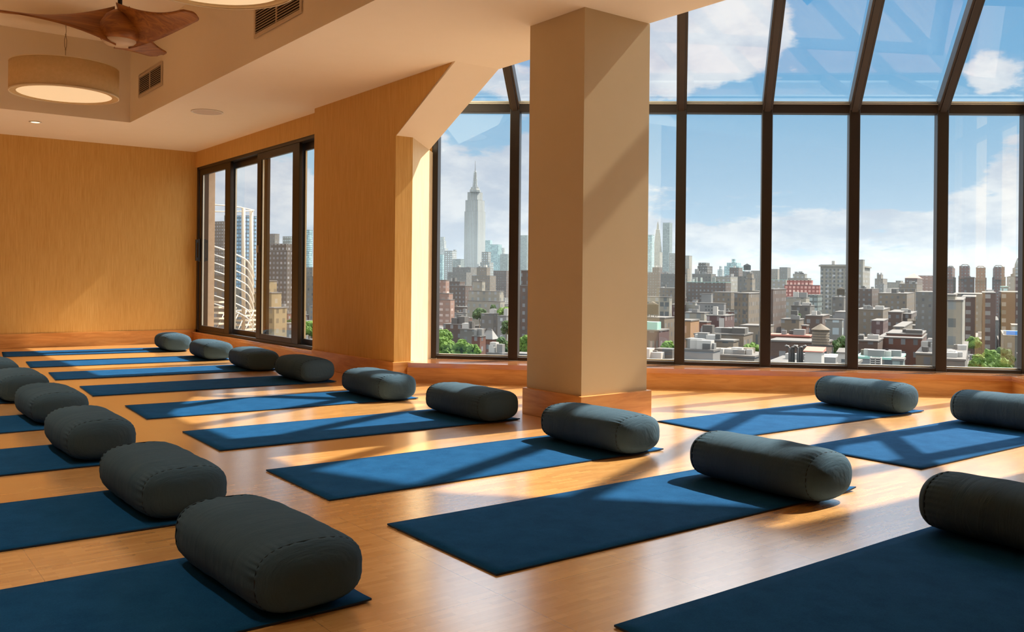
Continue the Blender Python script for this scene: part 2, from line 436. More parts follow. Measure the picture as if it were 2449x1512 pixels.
mb.prism([(q1.x, q1.y), (q2.x, q2.y), (E2.x, E2.y), (E1.x, E1.y)], .124, .142)
struct(mb.build('trim_2', M['sill']))
# outer base of the bay below the sill
mb = MB(); mb.prism([(E0.x, E0.y), (E1.x, E1.y), (E1.x + .2, E1.y + .2), (E0.x + .2, E0.y + .2)], -.5, .12)
mb.prism([(E1.x, E1.y), (E2.x, E2.y), (E2.x + .15, E2.y - .15), (E1.x + .15, E1.y - .15)], -.5, .12)
struct(mb.build('wall_bay_outer', M['concrete']))

# ------------------------------------------------------------------ glazed bay: posts, transom, rafters, panes
win = thing('window_1', None, None, tuple(GA), kind='structure')
POST = [.018, .712, 1.40, 2.094, 2.771, 3.436, 4.086, 4.70]
def zb(s): return 2.275 - .0285 * (s - .25)      # lower edge of the transom
TH = .098
SL = Vector((-GM.x, -GM.y, .735)).normalized()   # up the sloping glass
SN = SL.cross(GE).normalized()
for i, s in enumerate(POST):
    w = .054 if i == 0 else .083
    mb = MB(); mb.beam(G(s, .045, .165), G(s, .045, zb(s) + .03), GE, w, GM, .10)
    bevel(mb.build('mullion', M['frame'], win, True), .006)
    if 0 < i < 7 and i != 2 or i == 2:
        mb = MB()
        p = G(s, .045, zb(s) + .05); q = p + SL * 2.12
        mb.beam(p, q, GE, .082, SN, .10)
        mb.beam(p + SN * .0 + GE * .0, q, GE, .05, SN, .125)
        bevel(mb.build('rafter', M['frame'], win, True), .005)
for i in range(7):
    a_, b_ = POST[i], POST[i + 1]
    fa, fb = a_ + .03, b_ - .03
    mb = MB()
    mb.beam(G(fa, .045, zb(a_) + .035), G(fb, .045, zb(b_) + .035), GE.cross(UP), .09, UP, .068)
    mb.beam(G(fa, .06, zb(a_) + .081), G(fb, .06, zb(b_) + .081), GE.cross(UP), .07, UP, .008)
    bevel(mb.build('transom', M['frame'], win, True), .004)
    mb = MB()
    mb.beam(G(fa, .0, zb(a_) + .0725), G(fb, .0, zb(b_) + .0725), GE.cross(UP), .012, UP, .007)
    mb.beam(G(fa, .045, zb(a_) + .0915), G(fb, .045, zb(b_) + .0915), GE.cross(UP), .05, UP, .014)
    mb.build('glazing_bead', M['strip'], win, True)
    mb = MB(); mb.beam(G(fa, .045, .1775), G(fb, .045, .1775), GE.cross(UP), .08, UP, .026)
    mb.build('bottom_rail', M['frame'], win, True)
    mb = MB(); mb.beam(G(fa, .075, .197), G(fb, .075, .197), GE.cross(UP), .03, UP, .010)
    mb.build('glazing_bead', M['strip'], win, True)
    mb = MB(); mb.poly([G(fa - .01, .07, .185), G(fb + .01, .07, .185), G(fb + .01, .07, zb(b_) + .01), G(fa - .01, .07, zb(a_) + .01)])
    mb.build('pane', M['glass'], win, True)
    mb = MB(); p, q = G(fa - .01, .06, zb(a_) + .09), G(fb + .01, .06, zb(b_) + .09)
    mb.poly([p, q, q + SL * 2.02, p + SL * 2.02]); mb.build('roof_pane', M['glass'], win, True)
# upper curb of the roof glazing
mb = MB(); mb.beam(G(-.9, .045, zb(0) + .05) + SL * 2.13, G(GL + .1, .045, zb(GL) + .05) + SL * 2.13, SL, .16, SN, .16)
mb.build('curb', M['frame'], win, True)
# return of the bay, glazed the same way, coming back towards the camera
RE = -GM
w2 = thing('window_2', None, None, tuple(GB), kind='structure')
RP = [.69, 1.36, 2.02]
def GR(u, o=0.0, z=0.0): return GB + RE * u + GE * o + Vector((0, 0, z))
zc0 = zb(GL)
prev = 0.0
for u in RP:
    mb = MB(); mb.beam(GR(u, .0, .165), GR(u, .0, min(zc0 + .735 * u, ZR)), RE, .083, GE, .10); bevel(mb.build('mullion', M['frame'], w2, True), .006)
    mb = MB(); mb.beam(GR(prev + .03, 0, zc0 + .035), GR(u - .03, 0, zc0 + .035), GE, .09, UP, .09); bevel(mb.build('transom', M['frame'], w2, True), .004)
    mb = MB(); mb.beam(GR(prev + .03, 0, .1775), GR(u - .03, 0, .1775), GE, .08, UP, .026); mb.build('bottom_rail', M['frame'], w2, True)
    mb = MB(); mb.poly([GR(prev + .03, .02, .18), GR(u - .03, .02, .18), GR(u - .03, .02, zc0), GR(prev + .03, .02, zc0)]); mb.build('pane', M['glass'], w2, True)
    mb = MB(); mb.poly([GR(prev, .02, zc0 + .07), GR(u, .02, zc0 + .07), GR(u, .02, min(zc0 + .735 * u, ZR)), GR(prev, .02, min(zc0 + .735 * prev + .07, ZR))]); mb.build('gable_pane', M['glass'], w2, True)
    prev = u
mb = MB(); mb.beam(GR(0, 0, zc0 + .05), GR(1.6, 0, zc0 + .05 + 1.6 * .735), GE, .09, SN, .10); mb.build('rafter', M['frame'], w2, True)

# ------------------------------------------------------------------ sliding window on the left
sw = thing('window_3', None, None, (3.8, 9.9, .13), kind='structure')
Z0, Z1 = .138, 2.255
mb = MB()
mb.box(3.765, 3.90, 7.6, 11.63, Z1 - .035, Z1 + .01); mb.box(3.765, 3.90, 7.6, 11.63, Z0, Z0 + .03)
mb.box(3.765, 3.90, 11.58, 11.64, Z0, Z1)
mb.box(3.765, 3.90, 7.6, 7.66, Z0, Z1)
bevel(mb.build('frame', M['frame'], sw, True), .004)
def panel(y0, y1, x, sl, sr_):
    p_ = MB(); d = .035
    p_.box(x, x + d, y0, y0 + sl, Z0 + .02, Z1 - .03); p_.box(x, x + d, y1 - sr_, y1, Z0 + .02, Z1 - .03)
    p_.box(x, x + d, y0 + sl, y1 - sr_, Z0 + .02, Z0 + .085); p_.box(x, x + d, y0 + sl, y1 - sr_, Z1 - .11, Z1 - .03)
    o = bevel(p_.build('sash', M['frame'], sw, True), .003)
    g_ = MB(); g_.poly([(x + .018, y0 + sl, Z0 + .08), (x + .018, y1 - sr_, Z0 + .08), (x + .018, y1 - sr_, Z1 - .11), (x + .018, y0 + sl, Z1 - .11)])
    o2 = g_.build('pane', M['glass'], sw, True)
    b__ = MB(); b__.box(x + .012, x + .030, y1 - sr_ - .012, y1 - sr_, Z0 + .08, Z1 - .11); b__.build('glazing_bead', M['strip'], sw, True)
panel(10.46, 11.56, 3.775, .17, .08)
panel(9.50, 10.62, 3.845, .11, .10)
panel(8.50, 9.62, 3.775, .16, .12)
panel(7.60, 8.66, 3.845, .12, .12)
mb = MB()
mb.box(3.745, 3.775, 11.505, 11.535, 1.04, 1.33); mb.box(3.725, 3.745, 11.51, 11.53, 1.05, 1.09); mb.box(3.725, 3.745, 11.51, 11.53, 1.28, 1.32); mb.box(3.715, 3.730, 11.508, 11.532, 1.05, 1.32)
bevel(mb.build('handle', M['handle'], sw, True), .003)
mb = MB(); mb.box(3.755, 3.775, 9.55, 9.575, 1.12, 1.20); mb.build('latch', M['strip'], sw, True)
# outer jamb seen through the left pane
wallbox('wall_outer_jamb', 3.90, 3.985, 11.60, 11.80, -.3, 2.6, M['concrete'])

# ------------------------------------------------------------------ column
col = thing('column', 'square tan column with a cherry wood plinth standing before the tall windows', 'column', (3.514, 3.910, 0))
mb = MB(); mb.box(3.514, 4.060, 3.910, 4.425, .0, ZC); mb.build('shaft', M['column'], col, True)
mb = MB(); mb.box(3.493, 4.085, 3.889, 4.445, .0, .166); o = bevel(mb.build('plinth', M['trim'], col, True), .003)
o['label'] = 'cherry wood plinth of the column'

# ------------------------------------------------------------------ ceiling fittings
FILL_LAMP_W = 112
def vent(y0, y1, z0, z1, label):
    t_ = thing('air_vent', label, 'vent', (2.49, (y0 + y1) / 2, z0), group='louvred vents on the coffer side')
    x = 2.488
    f_ = MB(); e = .028
    f_.box(x - .012, x, y0 - e, y0, z0 - e, z1 + e); f_.box(x - .012, x, y1, y1 + e, z0 - e, z1 + e); f_.box(x - .012, x, y0, y1, z0 - e, z0); f_.box(x - .012, x, y0, y1, z1, z1 + e)
    bevel(f_.build('vent_frame', M['tan_metal'], t_, True), .003)
    b_ = MB(); b_.box(x - .003, x + .001, y0, y1, z0, z1); b_.build('backing', M['dark'], t_, True)
    l_ = MB(); nl = 9
    for i in range(nl):
        z = z0 + (i + .5) * (z1 - z0) / nl
        l_.beam((x - .007, y0, z), (x - .007, y1, z), (1, 0, .9), .012, (-.9, 0, 1), .003)
    l_.box(x - .013, x - .002, (y0 + y1) / 2 - .006, (y0 + y1) / 2 + .006, z0, z1)
    o_ = l_.build('louvre', M['tan_metal'], t_, True); return t_
vent(8.74, 9.49, 2.685, 2.855, 'louvred air vent near the far corner of the raised ceiling, beyond the fan')
vent(5.60, 6.38, 2.640, 2.815, 'louvred air vent on the raised ceiling side, partly behind the nearer drum lamp')

def downlight(x, y, z, label, watts):
    t_ = thing('downlight', label, 'light', (x, y, z - .002), group='recessed downlights')
    b_ = MB(); b_.lathe([(.060, -.003), (.056, -.008), (.044, -.006), (.042, .0), (.060, .0)], 32); b_.build('trim_ring', M['white_metal'], t_)
    b_ = MB(); b_.lathe([(.043, -.004), (.03, -.0035), (.001, -.003)], 32); b_.build('lamp', M['bulb'], t_)
    l_ = bpy.data.objects.new('downlight_beam', bpy.data.lights.new('downlight_beam', 'SPOT')); COL.objects.link(l_); l_.parent = t_; l_.location = (0, 0, -.02)
    l_.data.energy = watts; l_.data.color = (1.0, .89, .70); l_.data.spot_size = R(84); l_.data.spot_blend = .6; l_.data.shadow_soft_size = .04
    return t_
downlight(1.703, 10.479, ZC, 'small round recessed downlight glowing in the far ceiling strip', 12)
for x_ in (.25, -1.5):  # unseen downlights added in the coffer as warm fill for the room
    for y_, w_, k_w in ((2.0, 'above the foreground', .5), (4.2, 'above the second nearest mats', .8), (6.4, 'above the middle of the room', 1.2), (8.6, 'near its far end', 1.9)):
        downlight(x_, y_, ZU, 'unseen fill downlight added in the raised ceiling %s, %s of the pair' % (w_, 'right' if x_ > 0 else 'left'), FILL_LAMP_W * k_w)
sp = thing('ceiling_speaker', 'round flush speaker grille in the ceiling near the sliding window', 'speaker', (2.908, 8.712, ZC - .001))
mb = MB(); mb.lathe([(.150, 0), (.150, -.006), (.143, -.009), (.134, -.008), (.132, -.003)], 48); mb.build('bezel', M['white_metal'], sp)
mb = MB(); mb.lathe([(.133, -.004), (.08, -.006), (.001, -.007)], 48); mb.build('grille', M['grille'], sp)

def pendant(x, y, label):
    t_ = thing('pendant_lamp', label, 'lamp', (x, y, ZU), group='drum pendant lamps under the raised ceiling')
    b_ = MB(); b_.lathe([(.001, 0), (.062, 0), (.062, -.018), (.056, -.024), (.001, -.024)], 32); b_.build('canopy', M['tan_metal'], t_)
    b_ = MB()
    b_.tube([(0, 0, -.02), (.006, 0, -.14), (.002, 0, -.17)], .003, 6)
    b_.tube([(.002, 0, -.17), (-.008, 0, -.22), (-.006, 0, -.28), (.002, 0, -.31)], .003, 6); b_.tube([(.002, 0, -.17), (.011, 0, -.22), (.009, 0, -.28), (.002, 0, -.31)], .003, 6)
    b_.tube([(.002, 0, -.31), (0, 0, -.465)], .003, 6)
    b_.lathe([(.001, -.006), (.009, 0), (.001, .006)], 10, (.002, 0, -.17)); b_.lathe([(.001, -.006), (.009, 0), (.001, .006)], 10, (.002, 0, -.31))
    b_.build('cord', M['cable'], t_)
    zt, zb_, r = -.465, -.735, .462
    b_ = MB(); b_.lathe([(r, zt), (r, zb_), (r - .006, zb_), (r - .006, zt), (r, zt)], 96); b_.lathe([(r - .003, zt - .002), (.001, zt - .002)], 96); sh = b_.build('shade', M['shade'], t_)
    b_ = MB(); b_.lathe([(r + .002, zb_ + .010), (r + .002, zb_ - .002), (r - .008, zb_ - .003), (r - .008, zb_ + .006)], 96); b_.lathe([(r + .002, zt), (r + .002, zt - .008), (r - .004, zt - .008), (r - .004, zt), (r + .002, zt)], 96); b_.build('rim', M['rimtape'], sh)
    b_ = MB(); b_.lathe([(r - .008, zb_ + .004), (.402, zb_ + .004), (.400, zb_ + .012)], 96); b_.build('bottom_ring', M['shade'], t_)
    b_ = MB(); b_.lathe([(.402, zb_ + .008), (.25, zb_ + .006), (.001, zb_ + .005)], 96); b_.build('diffuser', M['diffuser'], t_)
    return t_
pendant(1.728, 9.136, 'drum pendant lamp hanging left of the fan above the far mats')
pendant(1.74, 5.12, 'drum pendant lamp cut off by the top edge, nearer than the fan')

# fan: three swept wooden blades around a short motor
FX, FY, FZ = 1.70, 7.05, 2.66
fan = thing('ceiling_fan', 'three bladed dark wooden ceiling fan between the two drum lamps', 'fan', (FX, FY, FZ))
mb = MB(); mb.tube([(0, 0, .16), (0, 0, ZU - FZ)], .016, 12); mb.lathe([(.001, ZU - FZ), (.07, ZU - FZ), (.06, ZU - FZ - .05), (.02, ZU - FZ - .07)], 24); mb.build('downrod', M['handle'], fan)
mb = MB(); mb.lathe([(.02, .17), (.05, .158), (.095, .125), (.135, .06), (.150, 0), (.146, -.04), (.130, -.062), (.11, -.066)], 48); mb.build('motor_housing', M['fanwood'], fan)
mb = MB(); mb.lathe([(.122, -.058), (.118, -.078), (.095, -.094), (.05, -.102), (.001, -.105)], 40); mb.build('lens', M['fanlens'], fan)
def blade(ang):
    rows = []; n_ = 26
    for i in range(n_ + 1):
        f_ = i / n_; r = .03 + f_ * .76
        wd = .14 * (1 - f_) ** 1.7 + .060 + .016 * f_
        if f_ > .93: wd *= math.sqrt(max(.02, 1 - ((f_ - .93) / .075) ** 2))
        pitch = -(R(60) * (1 - f_) ** 1.6 + R(14))
        zc2 = .045 * (1 - f_) ** 2 - .0 + .03 * f_
        sw_ = .05 * math.sin(f_ * PI * .9)
        row = []
        for j in range(9):
            g_ = (j / 8 - .5) * 2
            y = g_ * wd * math.cos(pitch) + sw_; z = zc2 + g_ * wd * math.sin(pitch) * .8 + .006 * (1 - g_ * g_)
            row.append(Vector((r, y, z)))
        rows.append(row)
    b_ = MB(); th = Vector((0, 0, .006)); ro = Matrix.Rotation(ang, 3, 'Z')
    top = [[ro @ (p + th) for p in r_] for r_ in rows]; bot = [[ro @ (p - th) for p in r_] for r_ in rows]
    loop = [[*t2, *b2[::-1]] for t2, b2 in zip(top, bot)]
    b_.grid(loop, cu=True); b_.poly(loop[0][::-1]); b_.poly(loop[-1])
    return b_.build('blade', M['fanwood'], fan)
for a_ in (FAN_A, FAN_A + 120, FAN_A + 240) if 'FAN_A' in globals() else (172, 292, 52): blade(R(a_))

# ------------------------------------------------------------------ mats
ML, MW, MTH = 1.81, .64, .0055
def mat_mesh(seed, curl=()):
    rnd = random.Random(seed); nx, ny = 36, 14
    ph = rnd.random() * 6
    def z(x, y):
        zz = .0012 * math.sin(x * 5 + ph) * math.sin(y * 7 + ph)
        for (cx_, cy_, amp, rad) in curl:
            d = math.hypot(x - cx_, y - cy_)
            if d < rad: zz += amp * (1 - d / rad) ** 2
        return max(zz, 0)
    rows_t = [[(x, y, z(x, y) + MTH) for y in [-MW * (1 - j / ny) for j in range(ny + 1)]] for x in [ML * i / nx for i in range(nx + 1)]]
    rows_b = [[(p[0], p[1], p[2] - MTH + .0004) for p in r_] for r_ in rows_t]
    b_ = MB(); b_.grid(rows_t); b_.cur = 1
    b_.grid(rows_b)
    for a2, b2 in ((rows_t[0], rows_b[0]), (rows_t[-1], rows_b[-1])): b_.grid([a2, b2], smooth=False)
    for j in (0, -1): b_.grid([[r_[j] for r_ in rows_t], [r_[j] for r_ in rows_b]], smooth=False)
    return b_

MATS = []   # (corner far-left x, y, yaw degrees, label, group)
GC_, GR_, GL_ = 'mats of the middle row', 'mats of the row by the tall windows', 'mats of the left row'
MATS += [(1.495, 11.08, -6.5, 'blue yoga mat farthest from the camera, beside the far wall', GC_),
         (1.52, 9.745, -5.5, 'blue yoga mat lying second from the far wall, half in sunlight', GC_),
         (1.512, 8.57, -5.5, 'blue yoga mat lying third from the far wall, below the sliding window', GC_),
         (1.515, 7.376, -3.9, 'wholly shaded blue yoga mat pointing at the wooden pier', GC_),
         (1.53, 6.125, -3.2, 'sun-striped blue yoga mat just on the near side of the wooden pier', GC_),
         (1.53, 4.935, -1.67, 'sun-striped blue yoga mat pointing just beyond the column', GC_),
         (1.522, 3.745, -0.85, 'blue yoga mat with a broad sunlit middle, pointing in front of the column', GC_),
         (1.527, 2.687, -0.57, 'large blue yoga mat with one bright triangle of sun, nearer than the column', GC_),
         (1.53, 1.575, -0.3, 'shaded blue yoga mat cut off by the bottom right corner of the photo', GC_),
         (3.96, 3.724, -2.2, 'sunlit blue yoga mat on the window side of the column', GR_),
         (3.96, 2.725, -0.6, 'blue yoga mat with window-bar shadows at the right edge of the photo', GR_),
         (-0.67, 8.55, -3, 'blue yoga mat farthest in the left row, barely inside the frame', GL_),
         (-0.67, 7.376, -2.5, 'blue yoga mat second farthest in the left row', GL_),
         (-0.67, 6.1, -1.5, 'blue yoga mat of the left row with only a dark strip showing, third farthest', GL_),
         (-0.67, 4.95, -1.5, 'blue yoga mat of the left row between the third farthest and the second nearest', GL_),
         (-0.67, 3.77, -1, 'dark blue yoga mat second nearest in the left row', GL_),
         (-0.67, 2.729, -0.5, 'dark blue yoga mat cut off by the bottom left corner of the photo', GL_)]
for i, (x, y, rz, lab, grp) in enumerate(MATS):
    curl = ((ML, -MW, .012, .12),) if i in (7,) else ((ML, -MW, .004, .1),)
    o = mat_mesh(i, curl).build('yoga_mat', [M['mat'], M['mat_edge']])
    o.location = (x, y, .0006); o.rotation_euler = (0, 0, R(rz))
    tag(o, lab, 'yoga mat', grp)

# ------------------------------------------------------------------ bolsters
def bolster_parts(seed, L=.66, W=.31, H=.205, ex=2.9):
    rnd = random.Random(seed)
    a = L / 2 - .050                                  # seam position
    nt = 120
    pl = [(rnd.uniform(.3, 1.0), rnd.uniform(.7, 1.3)) for _ in range(nt)]
    ph = rnd.random() * 10
    def sec(th, sx, sy, lift=0):
        c_, s_ = math.cos(th), math.sin(th)
        e = 2 / ex
        y = W / 2 * sx * math.copysign(abs(c_) ** e, c_); z = H / 2 * sy * math.copysign(abs(s_) ** e, s_)
        return y, z
    def pleat(j, side):
        f_ = pl[j][0]; return f_ * math.cos(j * 2 * PI * (17 + side) / nt * 1.9 + ph)
    def ring(x, kx, kz, amp, side):
        out = []
        for j in range(nt):
            th = 2 * PI * j / nt
            y, z = sec(th, kx, kz)
            lump = .004 * noise.noise(Vector((x * 5 + seed, y * 7, z * 7))) + .0035 * noise.noise(Vector((x * 14 + seed, y * 5, z * 5)))
            r_ = math.hypot(y, z) + 1e-9; dr = amp * pleat(j, side) + lump
            y += y / r_ * dr; z += z / r_ * dr
            if z < 0: z = max(z, -H / 2 * .97) if z > -H / 2 * .97 else -H / 2 * .97 + (z + H / 2 * .97) * .15
            out.append((x, y, z + H / 2 * .985))
        return out
    body = MB(); rows = []
    ns = 46
    for i in range(ns + 1):
        x = -a + 2 * a * i / ns; d = a - abs(x)
        bulge = 1 + .035 * (1 - (x / a) ** 2) - .055 * math.exp(-d / .018)
        rows.append(ring(x, bulge, bulge, .0042 * math.exp(-d / .030), 0 if x < 0 else 1))
    body.grid(rows, cu=True)
    ends = []
    for sgn in (-1, 1):
        e_ = MB(); rr = []
        for i in range(15):
            f_ = i / 14; ang = f_ * PI / 2
            k = math.cos(ang) ** .62 if i < 14 else .02
            x = sgn * (a + .050 * math.sin(ang) ** 1.25)
            k2 = k * .985 + (.012 * math.sin(min(1, f_ * 4) * PI) if f_ < .25 else 0)
            rr.append(ring(x, k2 * .968, k2 * .968, .0036 * math.exp(-f_ * 9), 0 if sgn < 0 else 1))
        e_.grid(rr, cu=True); e_.poly(rr[-1])
        s_ = MB(); base = ring(sgn * a, .949, .949, 0, 0)
        cen = Vector((sgn * a, 0, H / 2 * .985)); rs = .0022; tor = []
        for p in base:
            p = Vector(p); d_ = (p - cen); d_.x = 0; d_.normalize()
            tor.append([p + d_ * rs * math.cos(q) + Vector((1, 0, 0)) * rs * math.sin(q) for q in (0, PI / 2, PI, 1.5 * PI)])
        s_.grid(tor, cu=True, cv=True)
        ends.append((e_, s_))
    return body, ends

def make_bolster(seed, **kw):
    t_ = thing('bolster', 'x', 'bolster')
    body, ends = bolster_parts(seed, **kw)
    body.build('cover', M['bolster'], t_)
    for e_, s_ in ends:
        o_ = e_.build('end_panel', M['bolster'], t_); s_.build('seam', M['seam'], o_)
    return t_

B_FLAT = dict(L=.67, W=.305, H=.178, ex=2.9)
B_ROUND = dict(L=.655, W=.30, H=.192, ex=2.4)
protos = [make_bolster(3, **B_FLAT), make_bolster(11, **B_FLAT), make_bolster(23, L=.665, W=.305, H=.185, ex=2.7), make_bolster(31, **B_ROUND)]
BOL = [(3.135, 10.5, 2, -95, 'slate blue bolster farthest away, in the corner by the far wall', GC_),
       (3.15, 9.25, 1, -94, 'slate blue bolster second from the far wall under the sliding window', GC_),
       (3.13, 8.03, 0, -94, 'slate blue bolster third from the far wall, its top half sunlit', GC_),
       (3.13, 6.92, 2, -92, 'dull grey shaded bolster lying against the foot of the wooden pier', GC_),
       (3.13, 5.66, 0, -91.5, 'pale sunlit bolster in front of the wooden pier corner', GC_),
       (3.155, 4.53, 1, -90.5, 'bolster lying just left of the column, a sun stripe on top', GC_),
       (3.13, 3.35, 2, -90.4, 'wrinkled bolster lying in front of the column plinth', GC_),
       (3.055, 2.258, 3, -90.3, 'round dark bolster on the large mat right of the column', GC_),
       (3.06, 1.25, 3, -90.3, 'dark bolster cut off by the right edge, nearest on that side', GC_),
       (5.53, 3.31, 3, -91, 'dark blue bolster lying closest to the tall windows', GR_),
       (5.53, 2.37, 3, -90.5, 'bolster at the right edge beside the striped mat, below the window sill corner', GR_),
       (1.03, 8.05, 1, -92, 'sliver of a slate bolster at the left edge, farthest in the left row', GL_),
       (1.04, 6.95, 0, -91, 'slate bolster cut by the left edge, second farthest in the left row', GL_),
       (1.045, 5.85, 1, -90, 'slate bolster third farthest in the left row', GL_),
       (0.995, 4.64, 2, -90.3, 'slate bolster of the left row just behind the second nearest one', GL_),
       (0.99, 3.451, 0, -89.3, 'slate bolster second nearest in the left row', GL_),
       (0.966, 2.39, 1, -88.3, 'large grey bolster in the foreground, nearest of all', GL_)]
used = set()
for (x, y, k, rz, lab, grp) in BOL:
    if k in used: o = copy_tree(protos[k])
    else: o = protos[k]; used.add(k)
    o.location = (x, y, .0098); o.rotation_euler = (0, 0, R(rz)); tag(o, lab, 'bolster', grp.replace('mats', 'bolsters'))

# ------------------------------------------------------------------ outdoor spiral stair beyond the sliding window
def at(px, py, D): 
    v = pixdir(px, py) * D; return Vector((v.x, v.y, EYE + v.z))
st = thing('outdoor_stair', 'curved outdoor metal stair with white rails on the terrace beyond the sliding window', 'stair', tuple(at(560, 800, 17)))
for (px, pt, pb, D, r_, mt) in ((582, 497, 790, 17.0, .036, 'steel2'), (601, 503, 800, 18.5, .040, 'steel2')):
    mb = MB(); mb.tube([at(px, pt, D), at(px, pb, D)], r_, 10); mb.build('post', M[mt], st, True)
mb = MB()
mb.tube([at(500, 489, 15.5), at(545, 492, 16.2), at(575, 496, 17), at(607, 503, 18.5)], .012, 6)
mb.tube([at(500, 506, 15.5), at(560, 506, 16.6), at(590, 505, 17.6), at(607, 503, 18.5)], .012, 6)
mb.build('top_ring', M['steel2'], st, True)
for k in range(8):
    y0 = 592 + k * 19.6
    pts = []
    for j in range(15):
        f_ = j / 14
        px = 500 + 107 * math.sin(f_ * PI / 2) ** .92 if f_ < 1 else 607
        py = y0 - 6 + 52 * min(f_ * 1.25, 1) ** 1.0 * .9 + 52 * max(0, f_ - .62) ** 1.5 * 2.6
        pts.append(at(px, py, 15.0 + 3.2 * f_ ** 2))
    mb = MB(); mb.tube(pts, .0105 if k else .014, 6); mb.build('handrail', M['white_metal'], st, True)
for k in range(7):
    y_ = 722 + k * 13
    mb = MB(); a_ = at(505, y_, 16.2); b_ = at(545 + 4 * (k % 3), y_ + 1.5, 17.0); mb.beam(a_, b_, (b_ - a_).cross(UP), .28, UP, .035); mb.build('tread', M['steel2'], st, True)
for k in range(5):
    y_ = 745 + k * 11
    mb = MB(); a_ = at(560, y_, 17.2); b_ = at(596, y_ - 2, 18.0); mb.beam(a_, b_, (b_ - a_).cross(UP), .28, UP, .035); mb.build('tread', M['steel2'], st, True)
for k in range(5):
    mb = MB(); mb.tube([at(508 + k * 17, 812, 16.5), at(538 + k * 17, 745, 17.2)], .010, 6); mb.build('brace', M['steel'], st, True)
mb = MB(); pz = at(545, 815, 17.5).z; c4 = [at(478, 815, 16.5), at(560, 815, 15.5), at(604, 815, 19.5), at(520, 815, 21)]
mb.prism([(c.x, c.y) for c in c4], pz - .25, pz); tag(mb.build('terrace', M['concrete']), kind='structure')

# ------------------------------------------------------------------ the city
ZG = -42.0
def facade(name, wall, win, du, dv, fw, fh, var=.5, rough=.8, off=.0):
    m, t, b = new_mat(name)
    tc_ = t.add('ShaderNodeTexCoord')
    x, y, z = t.xyz(tc_.outputs['Object']); nx, ny, nz = t.xyz(tc_.outputs['Normal'])
    sel = t.math('GREATER_THAN', t.math('ABSOLUTE', nx), .5)
    u = t.math('ADD', t.math('MULTIPLY', y, sel), t.math('MULTIPLY', x, t.math('SUBTRACT', 1.0, sel)))
    uu = t.math('ADD', t.math('DIVIDE', u, du), 500.0 + off); vv = t.math('ADD', t.math('DIVIDE', z, dv), 500.0)
    fu, fv = t.math('FRACT', uu), t.math('FRACT', vv)
    mu = t.math('LESS_THAN', t.math('ABSOLUTE', t.math('SUBTRACT', fu, .5)), fw / 2)
    mv = t.math('LESS_THAN', t.math('ABSOLUTE', t.math('SUBTRACT', fv, .5)), fh / 2)
    side = t.math('LESS_THAN', t.math('ABSOLUTE', nz), .5)
    mask = t.math('MULTIPLY', t.math('MULTIPLY', mu, mv), side)
    wn = t.add('ShaderNodeTexWhiteNoise'); wn.noise_dimensions = '2D'
    t.put(wn.inputs['Vector'], t.comb(t.math('FLOOR', uu), t.math('FLOOR', vv), 0.0))
    wc = t.mix(t.math('MULTIPLY', wn.outputs['Value'], var), win, tuple(min(1, c_ * 3 + .12) for c_ in win))
    dirt = t.noise(tc_.outputs['Object'], .12, 3, .6)
    wallc = t.mix(t.ramp(dirt, .3, .7, 'LINEAR'), tuple(c_ * .86 for c_ in wall), tuple(min(1, c_ * 1.1) for c_ in wall))
    t.put(b.inputs['Base Color'], t.mix(mask, wallc, wc)); b.inputs['Roughness'].default_value = rough
    b.inputs['Specular IOR Level'].default_value = .3
    return m
FM = {}
def fm(key, *a, **k):
    if key not in FM: FM[key] = facade(key, *a, **k)
    return FM[key]
DK = (.06, .065, .07)
fm('limestone_piers', (0.189, 0.192, 0.179), (.20, .23, .25), 6.2, 400, .42, 1.0, .2)
fm('limestone_grid', (0.203, 0.196, 0.169), (.16, .17, .18), 5.0, 4.2, .42, .5)
fm('pale_tower', (0.186, 0.192, 0.189), (.24, .30, .33), 7, 5, .5, .5)
fm('teal_glass', (0.0877, 0.129, 0.135), (.17, .29, .34), 4, 4, .7, .7)
fm('blue_glass', (0.0675, 0.101, 0.129), (.10, .19, .28), 3.2, 3.6, .72, .6, .35, .3)
fm('grey_glass', (0.0877, 0.101, 0.0979), (.17, .21, .21), 3, 3.6, .7, .6, .3, .4)
fm('dark_slab', (0.0642, 0.0555, 0.0489), (.10, .10, .10), 3.4, 3.4, .5, .45)
fm('brown_brick', (0.0843, 0.0588, 0.0489), DK, 3.6, 3.6, .38, .45)
fm('red_brick', (0.115, 0.054, 0.0405), DK, 3.2, 3.5, .36, .46)
fm('tan_brick', (0.141, 0.115, 0.0877), DK, 3.6, 3.5, .36, .46)
fm('beige_brick', (0.175, 0.152, 0.121), DK, 3.8, 3.6, .36, .46)
fm('yellow_brick', (0.222, 0.169, 0.0945), (.10, .08, .05), 3.1, 3.3, .42, .48)
fm('pink_brick', (0.23, 0.141, 0.112), (.20, .15, .13), 4.2, 3.3, .55, .42)
fm('cream_stone', (0.222, 0.209, 0.175), (.10, .11, .11), 4.2, 4.0, .38, .5)
fm('white_paint', (0.171, 0.174, 0.171), (.20, .21, .22), 5, 3.8, .25, .35)
fm('white_blank', (0.171, 0.174, 0.176), (.55, .56, .57), 40, 40, .05, .05)
fm('grey_brick', (0.121, 0.115, 0.105), DK, 3.6, 3.5, .36, .46)
fm('purple_brick', (0.0809, 0.0472, 0.0472), (.10, .08, .08), 4, 4, .35, .45)
fm('orange_stucco', (0.263, 0.155, 0.0809), (.20, .12, .08), 3.2, 4.5, .28, .45)
fm('red_netting', (0.243, 0.054, 0.0405), (.50, .22, .18), 3.6, 3.6, .6, .6)
fm('white_grid', (0.163, 0.167, 0.158), (.16, .20, .22), 4.5, 4.5, .5, .55)
fm('striped_brick', (0.101, 0.0626, 0.0506), (.13, .12, .11), 5.4, 3.3, .34, .5)
M['roof_pale'] = plain('pale_roof', (.115, .11, .105), .9)
